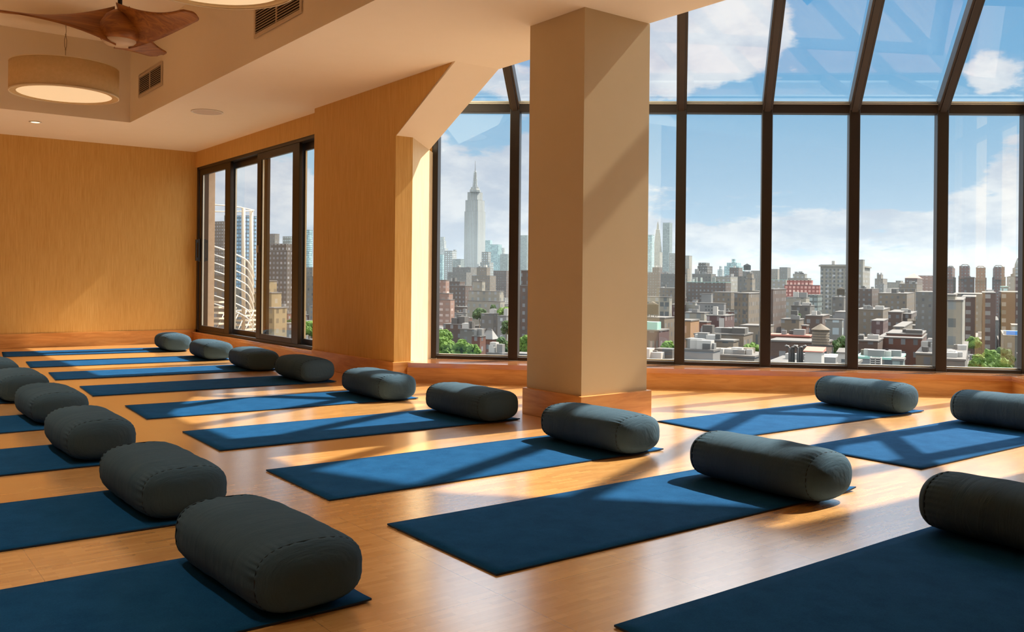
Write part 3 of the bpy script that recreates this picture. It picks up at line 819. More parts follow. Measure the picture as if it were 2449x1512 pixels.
M['roof_dark'] = plain('tar_roof', (.08, .078, .075), .9)
M['tin'] = plain('galvanised_metal', (.17, .17, .165), .6, .1)
M['red_roof'] = plain('clay_red_roof', (.42, .16, .12), .85)
M['verdigris'] = plain('green_copper', (.22, .42, .36), .7)
M['tankwood'] = noisy('tank_staves', (.10, .085, .06), (.16, .13, .10), 3, .85, (8, 8, .5))
M['black_pipe'] = plain('black_pipe', (.03, .03, .03), .5)
M['shed'] = plain('white_shed_paint', (.36, .35, .33), .8)
M['glasspane'] = plain('dark_window', (.07, .08, .085), .25)
M['blue_tarp'] = plain('blue_tarpaulin', (.04, .22, .60), .6)

GY = R(-65)                       # street grid: direction the long fronts run towards the right
FT = -Vector((math.cos(GY), math.sin(GY), 0)); SDV = Vector((math.cos(GY + PI / 2), math.sin(GY + PI / 2), 0))
def footprint(L, Rr, top, D, side):
    xc = Rr - side * (Rr - L)
    Cp = at(xc, top, D)
    def solve(px, dv):
        d = pixdir(px, top); # C + a*dv = l*d
        det = dv.x * -d.y + d.x * dv.y
        return (-Cp.x * -d.y - d.x * Cp.y) / det if abs(det) > 1e-9 else 5
    a = abs(solve(L, FT)); b = abs(solve(Rr, SDV)) if side > .01 else a * .5
    b = min(max(b, 4), max(60, .14 * D))
    return Cp, a, b
BOXES = []
def box_of(Cp, a, b):
    q = Matrix.Rotation(-GY, 3, 'Z') @ Vector((Cp.x, Cp.y, 0)); return (q.x - a, q.x, q.y, q.y + b)
def overlaps(b_, m=.6):
    return any(b_[0] < o[1] + m and b_[1] > o[0] - m and b_[2] < o[3] + m and b_[3] > o[2] - m for o in BOXES)
def bld(label, tiers, D, mat, side=.2, cat='building', group=None, roof='roof_pale', name='apartment_building', base=ZG, extra=None, avoid=False):
    """tiers: (left px, right px, top px[, depth offset]) from the widest to the highest; everything stands on the ground"""
    root = None
    if not avoid:
        L, Rr, top = tiers[0][:3]
        for f_ in (1, 1.03, .97, 1.06, .94, 1.1, .9, 1.15, .86, 1.2):
            Cp, a, b = footprint(L, Rr, top, D * f_, side)
            if not overlaps(box_of(Cp, a, b), .2): D *= f_; break
    if avoid:
        L, Rr, top = tiers[0][:3]; Cp, a, b = footprint(L, Rr, top, D, side)
        if overlaps(box_of(Cp, a, b)): return None
    for i, tr_ in enumerate(tiers):
        L, Rr, top = tr_[:3]; dd = tr_[3] if len(tr_) > 3 else i * .012 * D
        Cp, a, b = footprint(L, Rr, top, D + dd, side)
        BOXES.append(box_of(Cp, a, b))
        if root is None:
            root = thing(name, label, cat, (Cp.x, Cp.y, base), GY, group)
            inv = Matrix.Rotation(-GY, 3, 'Z'); o0 = Vector((Cp.x, Cp.y, base)); root_info = (Cp.copy(), a, b)
        q = inv @ (Vector((Cp.x, Cp.y, Cp.z)) - o0)
        zlow = 0 if i == 0 else max(0, ztop - 3)
        m_ = MB(); m_.box(q.x - a, q.x, q.y, q.y + b, zlow, q.z); m_.build('block' if i else 'main_block', FM[mat], root)
        p = .5
        m_ = MB(); m_.box(q.x - a - .15, q.x + .15, q.y - .15, q.y + b + .15, q.z, q.z + .35); m_.build('roof', M[roof], root)
        ztop = q.z; last = (q, a, b)
    if extra: extra(root, last)
    return root, last
def bulkheads(n, mats=('shed', 'roof_dark', 'tin'), hmax=3.2):
    def f(root, last):
        q, a, b = last; rnd = random.Random(int(abs(q.x * 97 + a * 13)) + n)
        for k in range(n):
            w = rnd.uniform(1.0, min(4.5, a * .4 + 1, b * .6)); x = q.x - min(max(rnd.uniform(.1, .9) * a, w / 2), a - w / 2); y = q.y + min(rnd.uniform(.05, .5) * b, b - w); h = rnd.uniform(.9, hmax)
            m_ = MB(); m_.box(x - w / 2, x + w / 2, y, y + w * .9, q.z + .3, q.z + .3 + h); m_.build('bulkhead', M[rnd.choice(mats)], root)
    return f
def tank_on(root, last, fx=.5, r=2.0, h=3.6, leg=1.6, mt='tankwood'):
    q, a, b = last; x, y, z = q.x - a * fx, q.y + b * .3, q.z + .3
    m_ = MB(); m_.lathe([(.01, leg + h + r * .6), (r * 1.08, leg + h), (r, leg + h), (r, leg), (.01, leg)], 20, (x, y, z)); m_.build('water_tank', M[mt], root)
    m_ = MB()
    for sx in (-1, 1):
        for sy in (-1, 1): m_.box(x + sx * r * .6 - .12, x + sx * r * .6 + .12, y + sy * r * .6 - .12, y + sy * r * .6 + .12, z, z + leg)
    m_.build('tank_stand', M['roof_dark'], root)
def windows(root, last, cols, rows, fx=.5, fz=.55, z0=.0, z1=1.0, mt='glasspane', frame=True):
    """individual windows over the front of the block"""
    q, a, b = last; H_ = q.z
    zt, zl = q.z * z1, q.z * z0
    cw, rh = a / cols, (zt - zl) / rows
    m_ = MB(); w, h = cw * fx / 2, rh * fz / 2
    m_.box(-w, w, -.08, .0, -h, h); first = None
    for i in range(cols):
        for j in range(rows):
            if first is None: o_ = first = m_.build('window', M[mt], root)
            else: o_ = first.copy(); COL.objects.link(o_); o_.parent = root
            o_.location = (q.x - a + cw * (i + .5), q.y, zl + rh * (j + .5))

mb = MB(); mb.poly([(-3000, 60, ZG), (9000, -3000, ZG), (9000, 9000, ZG), (-3000, 9000, ZG)]); struct(mb.build('ground', plain('street_grey', (.07, .072, .07), .9)))

# --- beyond the sliding window
bld('grey tower with a flat top seen left of the blue glass tower', [(513, 540, 530)], 900, 'dark_slab', .2)
bld('narrow dark tower touching the left side of the blue glass tower', [(536, 556, 516)], 1000, 'grey_glass', .2)
bld('tall blue glass tower behind the outdoor stair posts', [(548, 613, 516)], 820, 'blue_glass', .35)
bld('brown apartment house low behind the outdoor stair', [(560, 612, 690), (576, 600, 622)], 420, 'beige_brick', .3)
bld('low tan building with a yellow wall behind the stair rails', [(500, 562, 660)], 300, 'tan_brick', .3)
bld('grey slab tower with a slanted top behind the dark brown tower', [(632, 668, 560)], 900, 'grey_brick', .3)
bld('grey green block peeking over the dark brown tower', [(676, 702, 566)], 1100, 'grey_glass', .3)
bld('broad dark brown tower in the third pane of the sliding window', [(640, 706, 600), (648, 700, 584)], 620, 'dark_slab', .3)
r_, l_ = bld('stepped yellow brick apartment house in the third pane of the sliding window', [(600, 686, 738), (605, 673, 702), (612, 659, 673)], 300, 'yellow_brick', .35)
bld('pale teal tower in the right pane of the sliding window', [(721, 748, 550)], 1700, 'teal_glass', .3)
bld('brown brick block below the pale teal tower', [(716, 760, 640)], 900, 'tan_brick', .3)
bld('pale twin apartment house at the right edge of the sliding window', [(726, 764, 662)], 640, 'beige_brick', .3)
bld('low white building between the yellow house and the window post', [(676, 720, 776)], 330, 'white_paint', .3)

# --- the tall tower
D = 3000
etw, el = bld('famous tall stepped limestone skyscraper with a needle mast', [(1104, 1168, 632, 0), (1110.5, 1161, 505, 5), (1113, 1159, 478, 10), (1118, 1154, 459, 15)], D, 'limestone_piers', .36, roof='roof_pale', name='skyscraper', cat='skyscraper')
def stack(root, px, D_, prof, mat, nm, n=16):
    """lathe part from (half width px, y px) pairs centred on a pixel column"""
    inv = Matrix.Rotation(-GY, 3, 'Z'); o0 = root.matrix_basis.translation
    c_ = at(px, 500, D_); q = inv @ (Vector((c_.x, c_.y, 0)) - Vector((o0.x, o0.y, 0)))
    pr = []
    for hw, py in prof: pr.append((max(hw, .02) * D_ / F_PX, at(px, py, D_).z - o0.z))
    m_ = MB(); m_.lathe(pr, n, (q.x, q.y, 0), smooth=n > 8); return m_.build(nm, mat, root)
stack(etw, 1135.5, D + 20, [(13, 460), (13, 455), (10.5, 452), (10, 448)], FM['limestone_piers'], 'crown', 8)
stack(etw, 1135.5, D + 20, [(7.5, 452), (6, 445), (4.6, 428), (3.6, 412), (1.6, 408)], FM['pale_tower'], 'mast', 8)
stack(etw, 1135.5, D + 20, [(1.5, 412), (.8, 402), (.35, 385)], M['tin'], 'antenna', 6)
# --- around it
bld('pale stepped tower far left of the tall skyscraper', [(1046, 1071, 594), (1050, 1067, 576), (1053, 1064, 567)], 3400, 'pale_tower', .3)
bld('teal grey tower at the left window post', [(1040, 1066, 609)], 2300, 'teal_glass', .3)
bld('pair of pale flat towers left of the tall skyscraper', [(1062, 1092, 600), (1084, 1091, 598, 40)], 2200, 'pale_tower', .35)
bld('hazy green slab just right of the tall skyscraper', [(1160, 1177, 575)], 3300, 'teal_glass', .3)
bld('teal office tower with a flat roof right of the tall skyscraper', [(1172, 1200, 585)], 2600, 'teal_glass', .3)
bld('small pale slab behind the teal office tower', [(1196, 1208, 593)], 3000, 'pale_tower', .3)
bld('grey green block against the mullion right of the tall skyscraper', [(1196, 1222, 608)], 2300, 'grey_glass', .3)
bld('whitish gridded block at the foot of the tall skyscraper', [(1148, 1180, 628), (1152, 1174, 603)], 1700, 'white_grid', .3)
bld('low dark teal block at the foot of the tall skyscraper', [(1082, 1110, 620)], 2000, 'grey_glass', .3)
bld('grey block with a broad roof left below the tall skyscraper', [(1070, 1130, 652), (1082, 1140, 640)], 1250, 'grey_brick', .25, extra=bulkheads(3))
bld('tan ornate block right below the tall skyscraper', [(1128, 1186, 660), (1140, 1172, 640)], 1150, 'tan_brick', .25, extra=bulkheads(3))
bld('brown block at the mullion below the teal office tower', [(1180, 1224, 648)], 1300, 'brown_brick', .3)
bld('dark brown block between the pink and the white apartment houses', [(1068, 1132, 684), (1072, 1112, 674)], 760, 'brown_brick', .3, extra=bulkheads(2))
r_, l_ = bld('pink stepped apartment house at the left edge of the tall windows', [(1020, 1087, 718, 0), (1020, 1083, 703, 3), (1020, 1074, 671, 6)], 520, 'pink_brick', .15)
r_, l_ = bld('white stepped building with rows of small windows below the tall skyscraper', [(1118, 1207, 722, 0), (1121, 1205, 698, 6), (1130, 1156, 674, 12)], 560, 'cream_stone', .12, extra=bulkheads(2))
bld('grey brick house behind the trees under the white stepped building', [(1150, 1192, 752)], 420, 'grey_brick', .3, extra=bulkheads(2))
bld('small white house at the mullion below the white stepped building', [(1190, 1222, 757)], 400, 'white_paint', .35, extra=bulkheads(1))
bld('dark flat roofed house with a pale parapet above the green trees', [(1060, 1128, 778)], 360, 'brown_brick', .3, extra=bulkheads(4))
bld('grey roofed house left of the mansard roof', [(1100, 1160, 790)], 350, 'grey_brick', .3, extra=bulkheads(3))
bld('bright red brick house front in the trees', [(1128, 1154, 806)], 300, 'red_brick', .25, extra=bulkheads(2))
ms, ml = bld('brick house with a pale mansard roof and skylights', [(1150, 1188, 812)], 310, 'red_brick', .3)
q, a_, b_ = ml
mb = MB(); k = len(mb.v); rr = [(q.x - a_ - .4, q.y - .4, q.z), (q.x + .4, q.y - .4, q.z), (q.x + .4, q.y + b_ + .4, q.z), (q.x - a_ - .4, q.y + b_ + .4, q.z)]
tp = [(q.x - a_ + 1.2, q.y + 2.2, q.z + 3.4), (q.x - 1.2, q.y + 2.2, q.z + 3.4), (q.x - 1.2, q.y + b_ - 2.2, q.z + 3.4), (q.x - a_ + 1.2, q.y + b_ - 2.2, q.z + 3.4)]
mb.v += rr + tp
for fc in ([0, 1, 5, 4], [1, 2, 6, 5], [2, 3, 7, 6], [3, 0, 4, 7], [4, 5, 6, 7]): mb.f.append(fc); mb.mi.append(0); mb.sm.append(False)
mb.build('mansard', M['tin'], ms)
bld('red brick corner house at the bottom of the mullion', [(1165, 1216, 848)], 260, 'red_brick', .3, extra=bulkheads(4))
bld('tall teal tower in the narrow gap beside the column', [(1226, 1275, 563)], 2600, 'grey_glass', .3)
bld('dark brown brick apartment block in the narrow gap beside the column', [(1226, 1290, 684), (1246, 1280, 648)], 420, 'brown_brick', .2)
bld('gabled dark house at the bottom of the narrow gap beside the column', [(1226, 1290, 850)], 240, 'brown_brick', .3)

# --- first pane right of the column
bld('teal slab tower at the right edge of the column', [(1535, 1565, 562)], 2300, 'teal_glass', .2)
ct, cl = bld('white clock tower with a pyramid top right of the column', [(1555, 1590, 640, 0), (1562, 1585, 603, 4)], 2400, 'cream_stone', .3, name='clock_tower', cat='tower')
stack(ct, 1573.5, 2420, [(10.5, 604), (10, 596), (6, 560), (5, 556), (5, 550), (3, 549), (2.6, 541), (.6, 530)], FM['cream_stone'], 'spire', 4)
bld('slim dark glass tower beside the white clock tower', [(1585, 1608, 533)], 2100, 'grey_glass', .3)
bld('pale block behind the first mullion right of the column', [(1600, 1632, 606)], 2000, 'limestone_grid', .3)
bld('brown brick block under the white clock tower', [(1535, 1596, 652), (1560, 1584, 640)], 1200, 'brown_brick', .3, extra=bulkheads(3))
bld('grey block with green roofs under the slim glass tower', [(1580, 1640, 656)], 1050, 'grey_brick', .3, extra=bulkheads(3))
bld('tan block with a leafy roof right of the column', [(1570, 1640, 690)], 800, 'tan_brick', .3, extra=bulkheads(2))
r_, l_ = bld('cream building with three bands of wide windows right of the column', [(1530, 1607, 712)], 430, 'cream_stone', .08)
windows(r_, l_, 6, 3, .72, .45, .58, .97)
bld('purple brown blank wall behind the cream building', [(1596, 1640, 730)], 460, 'purple_brick', .4)
hb, hl = bld('pale pink house with a rooftop water tank right of the column', [(1530, 1614, 762)], 330, 'tan_brick', .3)
tank_on(hb, hl, .62, 2.2, 3.6, 1.0)
hb, hl = bld('grey brick house with a green glass roof room right of the column', [(1530, 1600, 793)], 235, 'purple_brick', .34)
q, a_, b_ = hl; mb = MB(); mb.box(q.x - a_ * .9, q.x - .8, q.y + .8, q.y + 4, q.z + .3, q.z + 2.4); mb.build('glass_roof_room', M['verdigris'], hb)
windows(hb, hl, 5, 2, .35, .5, .62, .96)
bld('dark purple flat roof at the foot of the first pane right of the column', [(1500, 1640, 866)], 190, 'purple_brick', .3, extra=bulkheads(7, hmax=2.2))

# --- second pane
bld('cream tower at the left of the second tall pane', [(1632, 1655, 612)], 1500, 'cream_stone', .3)
bld('tan tower below the cream tower at the mullion', [(1628, 1651, 643)], 1100, 'beige_brick', .3)
hb, hl = bld('brown stepped building rising highest left in the second tall pane', [(1666, 1711, 656, 0), (1668, 1704, 637, 5), (1670, 1697, 629, 10)], 1150, 'dark_slab', .35)
bld('slim pale tower on the skyline between brown and teal blocks', [(1716, 1732, 645), (1720, 1727, 637)], 2400, 'pale_tower', .3)
bld('broad teal apartment tower with a stepped top on the skyline', [(1732, 1781, 637, 0), (1738, 1772, 629, 10), (1750, 1760, 620, 20)], 2100, 'teal_glass', .3)
bld('reddish block with a flat top before the teal apartment tower', [(1744, 1776, 641)], 1200, 'brown_brick', .3, extra=bulkheads(2))
hb, hl = bld('dark grey block carrying a domed water tank on the skyline', [(1776, 1800, 650)], 1050, 'grey_brick', .3); tank_on(hb, hl, .5, 4.2, 5.5, 1.5, 'roof_dark')
bld('small tan block left of the second mullion on the skyline', [(1796, 1826, 648)], 1500, 'tan_brick', .3)
bld('grey block with a pale cornice in the middle of the second pane', [(1705, 1765, 662)], 950, 'limestone_grid', .3, extra=bulkheads(2))
bld('low white roofed block at the left of the second pane', [(1655, 1712, 656)], 980, 'grey_brick', .2, extra=bulkheads(4, hmax=6))
hb, hl = bld('long dark brick block with a green roof edge in the second pane', [(1642, 1748, 676)], 820, 'brown_brick', .12, roof='verdigris', extra=bulkheads(5, hmax=5))
bld('dark slate block beside the domed tan tower', [(1764, 1800, 662)], 800, 'grey_brick', .4)
hb, hl = bld('tan tower with arched belfry openings in the second pane', [(1774, 1832, 697, 0), (1782, 1806, 667, 4), (1786, 1803, 655, 7)], 620, 'beige_brick', .3)
bld('olive grey block behind the white blank walls', [(1702, 1768, 700)], 640, 'tan_brick', .3)
bld('tall blank white wall block in the second pane', [(1677, 1702, 704)], 500, 'white_blank', .06)
r_, l_ = bld('wide white building with a recessed centre in the second pane', [(1667, 1734, 727)], 450, 'white_blank', .04)
windows(r_, (l_[0] - Vector((l_[1] * .28, 0, 0)), l_[1] * .44, l_[2]), 4, 5, .55, .45, .70, .98)
bld('grey white building with a small yellow dormer at the first mullion', [(1630, 1668, 725), (1656, 1666, 719)], 470, 'limestone_grid', .15)
r_, l_ = bld('tall brown brick apartment house by the second mullion', [(1756, 1832, 703)], 380, 'tan_brick', .55)
windows(r_, l_, 4, 12, .3, .5, .2, .97)
bld('dark brown slab across the second mullion', [(1828, 1880, 693)], 420, 'brown_brick', .6)
r_, l_ = bld('cream cornice building with an arcade in the second pane', [(1636, 1696, 750)], 330, 'cream_stone', .2, extra=bulkheads(2))
bld('dark brick house with an arched window in the second pane', [(1660, 1700, 772)], 300, 'red_brick', .25)
hb, hl = bld('dark blue grey building with a painted sign in the second pane', [(1690, 1756, 757)], 310, 'purple_brick', .35, extra=bulkheads(3))
q, a_, b_ = hl; mb = MB(); mb.box(q.x - a_ * .30, q.x - a_ * .02, q.y - .25, q.y - .05, q.z - 5.2, q.z - .6); o = mb.build('painted_sign', M['shed'], hb)
bld('low brick house with a bright orange side wall', [(1620, 1672, 769)], 250, 'orange_stucco', .4)
bld('long olive grey warehouse roof in the second pane', [(1690, 1800, 803)], 240, 'tan_brick', .2, extra=bulkheads(6, hmax=1.6))
bld('brick box building under the orange wall', [(1660, 1712, 802)], 215, 'red_brick', .25, extra=bulkheads(2))
r_, l_ = bld('pale stone building with a rounded corner left of the second mullion', [(1770, 1850, 782)], 270, 'beige_brick', .2)
windows(r_, l_, 4, 2, .3, .6, .62, .95)
bld('low olive roof block at the foot of the second pane', [(1640, 1766, 818)], 200, 'tan_brick', .1, extra=bulkheads(4, hmax=1.4))
bld('cluttered white roof at the foot of the second pane', [(1636, 1722, 842)], 160, 'white_blank', .2, extra=bulkheads(9, ('shed', 'tin', 'roof_dark'), 1.8))
bld('grey roof with pipes at the foot of the second pane', [(1690, 1832, 856)], 165, 'grey_brick', .2, extra=bulkheads(8, ('shed', 'tin', 'tankwood'), 1.5))

# --- third pane
bld('beige block at the left of the third tall pane on the skyline', [(1838, 1869, 644)], 1500, 'beige_brick', .3)
bld('brown grey block beside the beige block on the skyline', [(1864, 1891, 640)], 1400, 'grey_brick', .3)
bld('long pale block with a copper roof edge in the third pane', [(1838, 1884, 670)], 950, 'limestone_grid', .1, roof='verdigris')
bld('grey unfinished floors above the red wrapped building', [(1884, 1940, 666), (1896, 1930, 656)], 980, 'limestone_grid', .15, extra=bulkheads(4, hmax=4))
bld('building wrapped in bright red construction netting', [(1876, 1964, 683, 0), (1882, 1944, 671, 8)], 850, 'red_netting', .05)
r_, l_ = bld('large pale stone building with a heavy cornice across the third mullion', [(1962, 2086, 634, 0)], 720, 'limestone_grid', .30)
windows(r_, l_, 9, 11, .45, .55, .35, .96)
q, a_, b_ = l_; mb = MB(); mb.box(q.x - a_ - 1.2, q.x + 1.2, q.y - 1.2, q.y + b_ + 1.2, q.z - 1.2, q.z); mb.build('cornice', FM['cream_stone'], r_)
mb = MB(); mb.box(q.x - a_ * .7, q.x - a_ * .62, q.y + 3, q.y + 7, q.z, q.z + 3.4); mb.build('bulkhead', M['shed'], r_)
bld('pale arcaded low building under the red wrapped building', [(1878, 1936, 713)], 520, 'cream_stone', .15, extra=bulkheads(2))
bld('dark glass and steel block left of the large pale building', [(1930, 1966, 706)], 640, 'grey_glass', .3)
bld('dark flat building in the middle of the third pane', [(1892, 1948, 733)], 430, 'grey_brick', .2, extra=bulkheads(5, hmax=2.5))
bld('dark brick block left of the water tower', [(1926, 1984, 757)], 360, 'brown_brick', .3, extra=bulkheads(4, hmax=2.2))
hb, hl = bld('slate block with a small tank before the large pale building', [(1990, 2030, 712)], 520, 'grey_brick', .3); tank_on(hb, hl, .4, 2.2, 3.2, 1.2)
r_, l_ = bld('white fronted building with pilasters right of the water tower', [(1974, 2016, 766)], 330, 'white_grid', .05)
bld('blank white block at the third mullion', [(1996, 2040, 748)], 390, 'white_blank', .3)
bld('old stone building with arched windows in the third pane', [(1868, 1922, 766)], 300, 'tan_brick', .2, extra=bulkheads(3))
bld('long dark red roof building left of the water tower', [(1838, 1944, 806)], 230, 'red_brick', .08, roof='red_roof', extra=bulkheads(4, hmax=1.6))
hb, hl = bld('slim red and white chimney house above the dark red roof', [(1917, 1933, 781)], 235, 'red_brick', .3)
bld('broad brown roof behind the water tower legs', [(1838, 1990, 822)], 190, 'brown_brick', .1)
# water tower on its steel stand
wt = thing('water_tower', 'wooden rooftop water tower with a conical roof on a black steel stand', 'water tower', tuple(at(1962.5, 868, 150)))
def wpt(px, py, d=0): return at(px, py, 150 + d)
zc_w = wpt(1962.5, 826).z; zt_w = wpt(1962.5, 788).z; zk_w = wpt(1962.5, 774).z; cw = wpt(1962.5, 800); rw = 20.0 * 150 / F_PX
mb = MB(); mb.lathe([(rw, zc_w), (rw * .97, zt_w), (.01, zt_w)], 28, (cw.x, cw.y, 0)); tk = mb.build('tank', M['tankwood'], wt, True)
mb = MB(); 
for k in range(6):
    z = zc_w + (zt_w - zc_w) * (k + .4) / 6; mb.lathe([(rw * 1.0, z - .03), (rw * 1.03, z - .03), (rw * 1.03, z + .03), (rw * 1.0, z + .03)], 28, (cw.x, cw.y, 0))
mb.build('hoop', M['roof_dark'], tk, False).location = -Vector(wt.location)
mb = MB(); mb.lathe([(rw * 1.1, zt_w - .02), (.02, zk_w), ], 28, (cw.x, cw.y, 0)); mb.build('conical_roof', M['tankwood'], wt, True)
mb = MB(); mb.beam(wpt(1932, 828, -1.5), wpt(1992, 828, -1.5), FW, .3, UP, .3); mb.beam(wpt(1932, 828, 1.5), wpt(1992, 828, 1.5), FW, .3, UP, .3)
for px in (1940, 1952, 1973, 1985): mb.beam(wpt(px, 828, -1.7), wpt(px, 828, 1.7), RT, .25, UP, .25)
mb.build('platform', M['black_pipe'], wt, True)
for px in (1933, 1950, 1975, 1991):
    for d in (-1.4, 1.4):
        mb = MB(); mb.tube([wpt(px, 826, d), wpt(px, 900, d)], .11, 6); mb.build('leg', M['black_pipe'], wt, True)
mb = MB()
for a_, b_ in (((1933, 838), (1950, 880)), ((1950, 838), (1933, 880)), ((1975, 838), (1991, 880)), ((1991, 838), (1975, 880))): mb.tube([wpt(*a_, -1.4), wpt(*b_, -1.4)], .04, 5)
mb.build('brace', M['black_pipe'], wt, True)
# pipes
for px, lab in ((1893, 'black boiler flues with curved heads, left of the two clusters'), (1913, 'black boiler flues with curved heads, right cluster beside the water tower')):
    fl = thing('boiler_flues', lab, 'chimney', tuple(at(px, 878, 120)), group='black flues on the near roof')
    for k, dx_ in enumerate((-5, 0, 5)):
        mb = MB(); base_ = at(px + dx_, 905, 120 + k * .3); tp_ = at(px + dx_, 832 + 3 * (k % 2), 120 + k * .3)
        mb.tube([base_, tp_, tp_ + UP * .18 + RT * .12 * (k - 1), tp_ + UP * .22 + RT * .42 * (k - 1 if k != 1 else .4)], [.16, .16, .15, .15], 8); mb.build('flue_pipe', M['black_pipe'], fl, True)
        mb = MB(); mb.lathe([(.01, .16), (.2, .06), (.22, -.06), (.01, -.08)], 10, tuple(tp_ + UP * .26 + RT * .42 * (k - 1 if k != 1 else .4))); mb.build('cap', M['tin'], fl, True)
def shed(label, L, Rr, top, D, side=.2, mt='shed', win=None):
    xc = Rr - side * (Rr - L); Cp, a, b = footprint(L, Rr, top, D, side)
    root = thing('roof_shed', label, 'shed', (Cp.x, Cp.y, Cp.z - 6), GY)
    m_ = MB(); m_.box(-a, 0, 0, min(b, a * 1.2), 0, 6); m_.build('walls', M[mt], root)
    m_ = MB(); m_.prism([(-a - .2, -.2), (.2, -.2), (.2, min(b, a * 1.2) + .2), (-a - .2, min(b, a * 1.2) + .2)], [6.0] * 4, [6.12, 6.12, 6.5, 6.5]); m_.build('roof', M['red_roof' if win is None else 'roof_pale'], root)
    if win:
        m_ = MB(); m_.box(-a * win[0], -a * win[1], -.05, 0, 6 - win[2], 6 - win[3]); w_ = m_.build('window', M['glasspane'], root)
        m_ = MB(); m_.box(-a * win[0] - .06, -a * win[1] + .06, -.09, -.05, 6 - (win[2] + win[3]) / 2 - .03, 6 - (win[2] + win[3]) / 2 + .03); m_.build('glazing_bar', M['shed'], w_)
    return root
shed('white roof shed with a rusty sloping roof under the water tower', 1925, 1972, 843, 110, .16)
shed('small white roof shed with one square window at the third mullion', 2004, 2046, 846, 112, .12, 'shed', (.78, .30, 1.65, .75))
bld('bright white roof at the foot of the third pane', [(1838, 2060, 880)], 118, 'white_blank', .1, extra=bulkheads(7, ('tin', 'shed', 'roof_dark'), .8))

# --- fourth pane
bld('small block with a flat lid on top of the large pale building', [(2054, 2068, 622)], 760, 'limestone_grid', .3)
bld('tan tower with a rooftop box left in the fourth pane', [(2092, 2122, 667, 0), (2097, 2112, 657, 8)], 1300, 'tan_brick', .35, extra=bulkheads(2, hmax=5))
bld('low white house before the tan tower in the fourth pane', [(2092, 2122, 682)], 1000, 'white_paint', .3, extra=bulkheads(2, hmax=4))
bld('distant cluster of low beige blocks in the fourth pane', [(2118, 2166, 676), (2142, 2160, 672)], 1400, 'beige_brick', .3)
hb, hl = bld('brown block with a red pyramid roof in the fourth pane', [(2164, 2206, 666)], 900, 'brown_brick', .3)
q, a_, b_ = hl; zz = q.z + .3; ap = (q.x - a_ / 2, q.y + b_ / 2, zz + 5.4); cs = [(q.x - a_, q.y, zz), (q.x, q.y, zz), (q.x, q.y + b_, zz), (q.x - a_, q.y + b_, zz)]
mb = MB()
for i in range(4): mb.poly([cs[i], cs[(i + 1) % 4], ap])
mb.build('pyramid_roof', M['red_roof'], hb)
bld('long stepped olive brick complex in the fourth pane', [(2120, 2212, 692, 0), (2150, 2206, 680, 10)], 800, 'tan_brick', .25, extra=bulkheads(4, hmax=4))
bld('pinkish tall block left of the fourth mullion', [(2196, 2246, 660)], 1000, 'pink_brick', .3)
bld('dark brown broad block at the left of the fourth pane', [(2046, 2102, 692)], 640, 'brown_brick', .3, extra=bulkheads(3))
bld('broad tan brick block in the middle of the fourth pane', [(2100, 2198, 703)], 600, 'tan_brick', .3, extra=bulkheads(4))
bld('olive brick tower beside the fourth mullion', [(2190, 2250, 700)], 520, 'grey_brick', .3)
bld('long low brick row under the dark brown block', [(2046, 2128, 742)], 470, 'tan_brick', .2, extra=bulkheads(6, hmax=2))
bld('dark brick tenement in the centre of the fourth pane', [(2124, 2170, 748), (2150, 2192, 752)], 420, 'brown_brick', .3, extra=bulkheads(4, hmax=2.2))
bld('small maroon brick building in the fourth pane', [(2084, 2124, 769)], 380, 'purple_brick', .3)
r_, l_ = bld('beige corner building with tall windows in the fourth pane', [(2136, 2182, 784)], 300, 'beige_brick', .45)
windows(r_, l_, 4, 2, .4, .6, .6, .95)
r_, l_ = bld('long red brick warehouse with pale bands in the fourth pane', [(2100, 2216, 812, 0), (2120, 2214, 802, 6)], 250, 'red_brick', .1, extra=bulkheads(3, hmax=1.2))
windows(r_, (l_[0], l_[1], l_[2]), 10, 3, .3, .55, .45, .9)
bld('low brick block at the left foot of the fourth pane', [(2046, 2112, 818)], 240, 'brown_brick', .2, extra=bulkheads(4, hmax=1.6))
bld('green edged roof with sheds at the foot of the fourth pane', [(2046, 2164, 862)], 150, 'grey_brick', .1, roof='verdigris', extra=bulkheads(6, ('shed', 'tin', 'tankwood'), 1.2))
bld('tan block with a curved roof at the fourth mullion', [(2190, 2260, 850)], 190, 'tan_brick', .3, extra=bulkheads(6, hmax=1.4))
lv = thing('cooling_unit', 'white slatted rooftop cooling unit at the foot of the fourth pane', 'machine', tuple(at(2080, 892, 120)), GY)
Cp, a_, b_ = footprint(2080, 2110, 856, 120, .1); zt_ = Cp.z - lv.location.z
lo = Matrix.Rotation(-GY, 3, 'Z') @ (Vector((Cp.x, Cp.y, 0)) - Vector((lv.location.x, lv.location.y, 0)))
mb = MB(); mb.box(lo.x - a_ + .1, lo.x - .1, lo.y + .1, lo.y + 1.4, 0, zt_ - .05); mb.build('casing', M['roof_dark'], lv)
mb = MB()
for k in range(7): z = zt_ * (k + 1) / 7.2; mb.box(lo.x - a_, lo.x, lo.y - .05, lo.y + .1, z - .10, z)
mb.box(lo.x - a_, lo.x - a_ + .12, lo.y - .05, lo.y + 1.5, 0, zt_); mb.box(lo.x - .12, lo.x, lo.y - .05, lo.y + 1.5, 0, zt_); mb.box(lo.x - a_ / 2 - .06, lo.x - a_ / 2 + .06, lo.y - .05, lo.y + .1, 0, zt_)
mb.build('slat', M['shed'], lv)
bld('grey metal box building right of the cooling unit', [(2134, 2162, 864)], 140, 'grey_glass', .1)

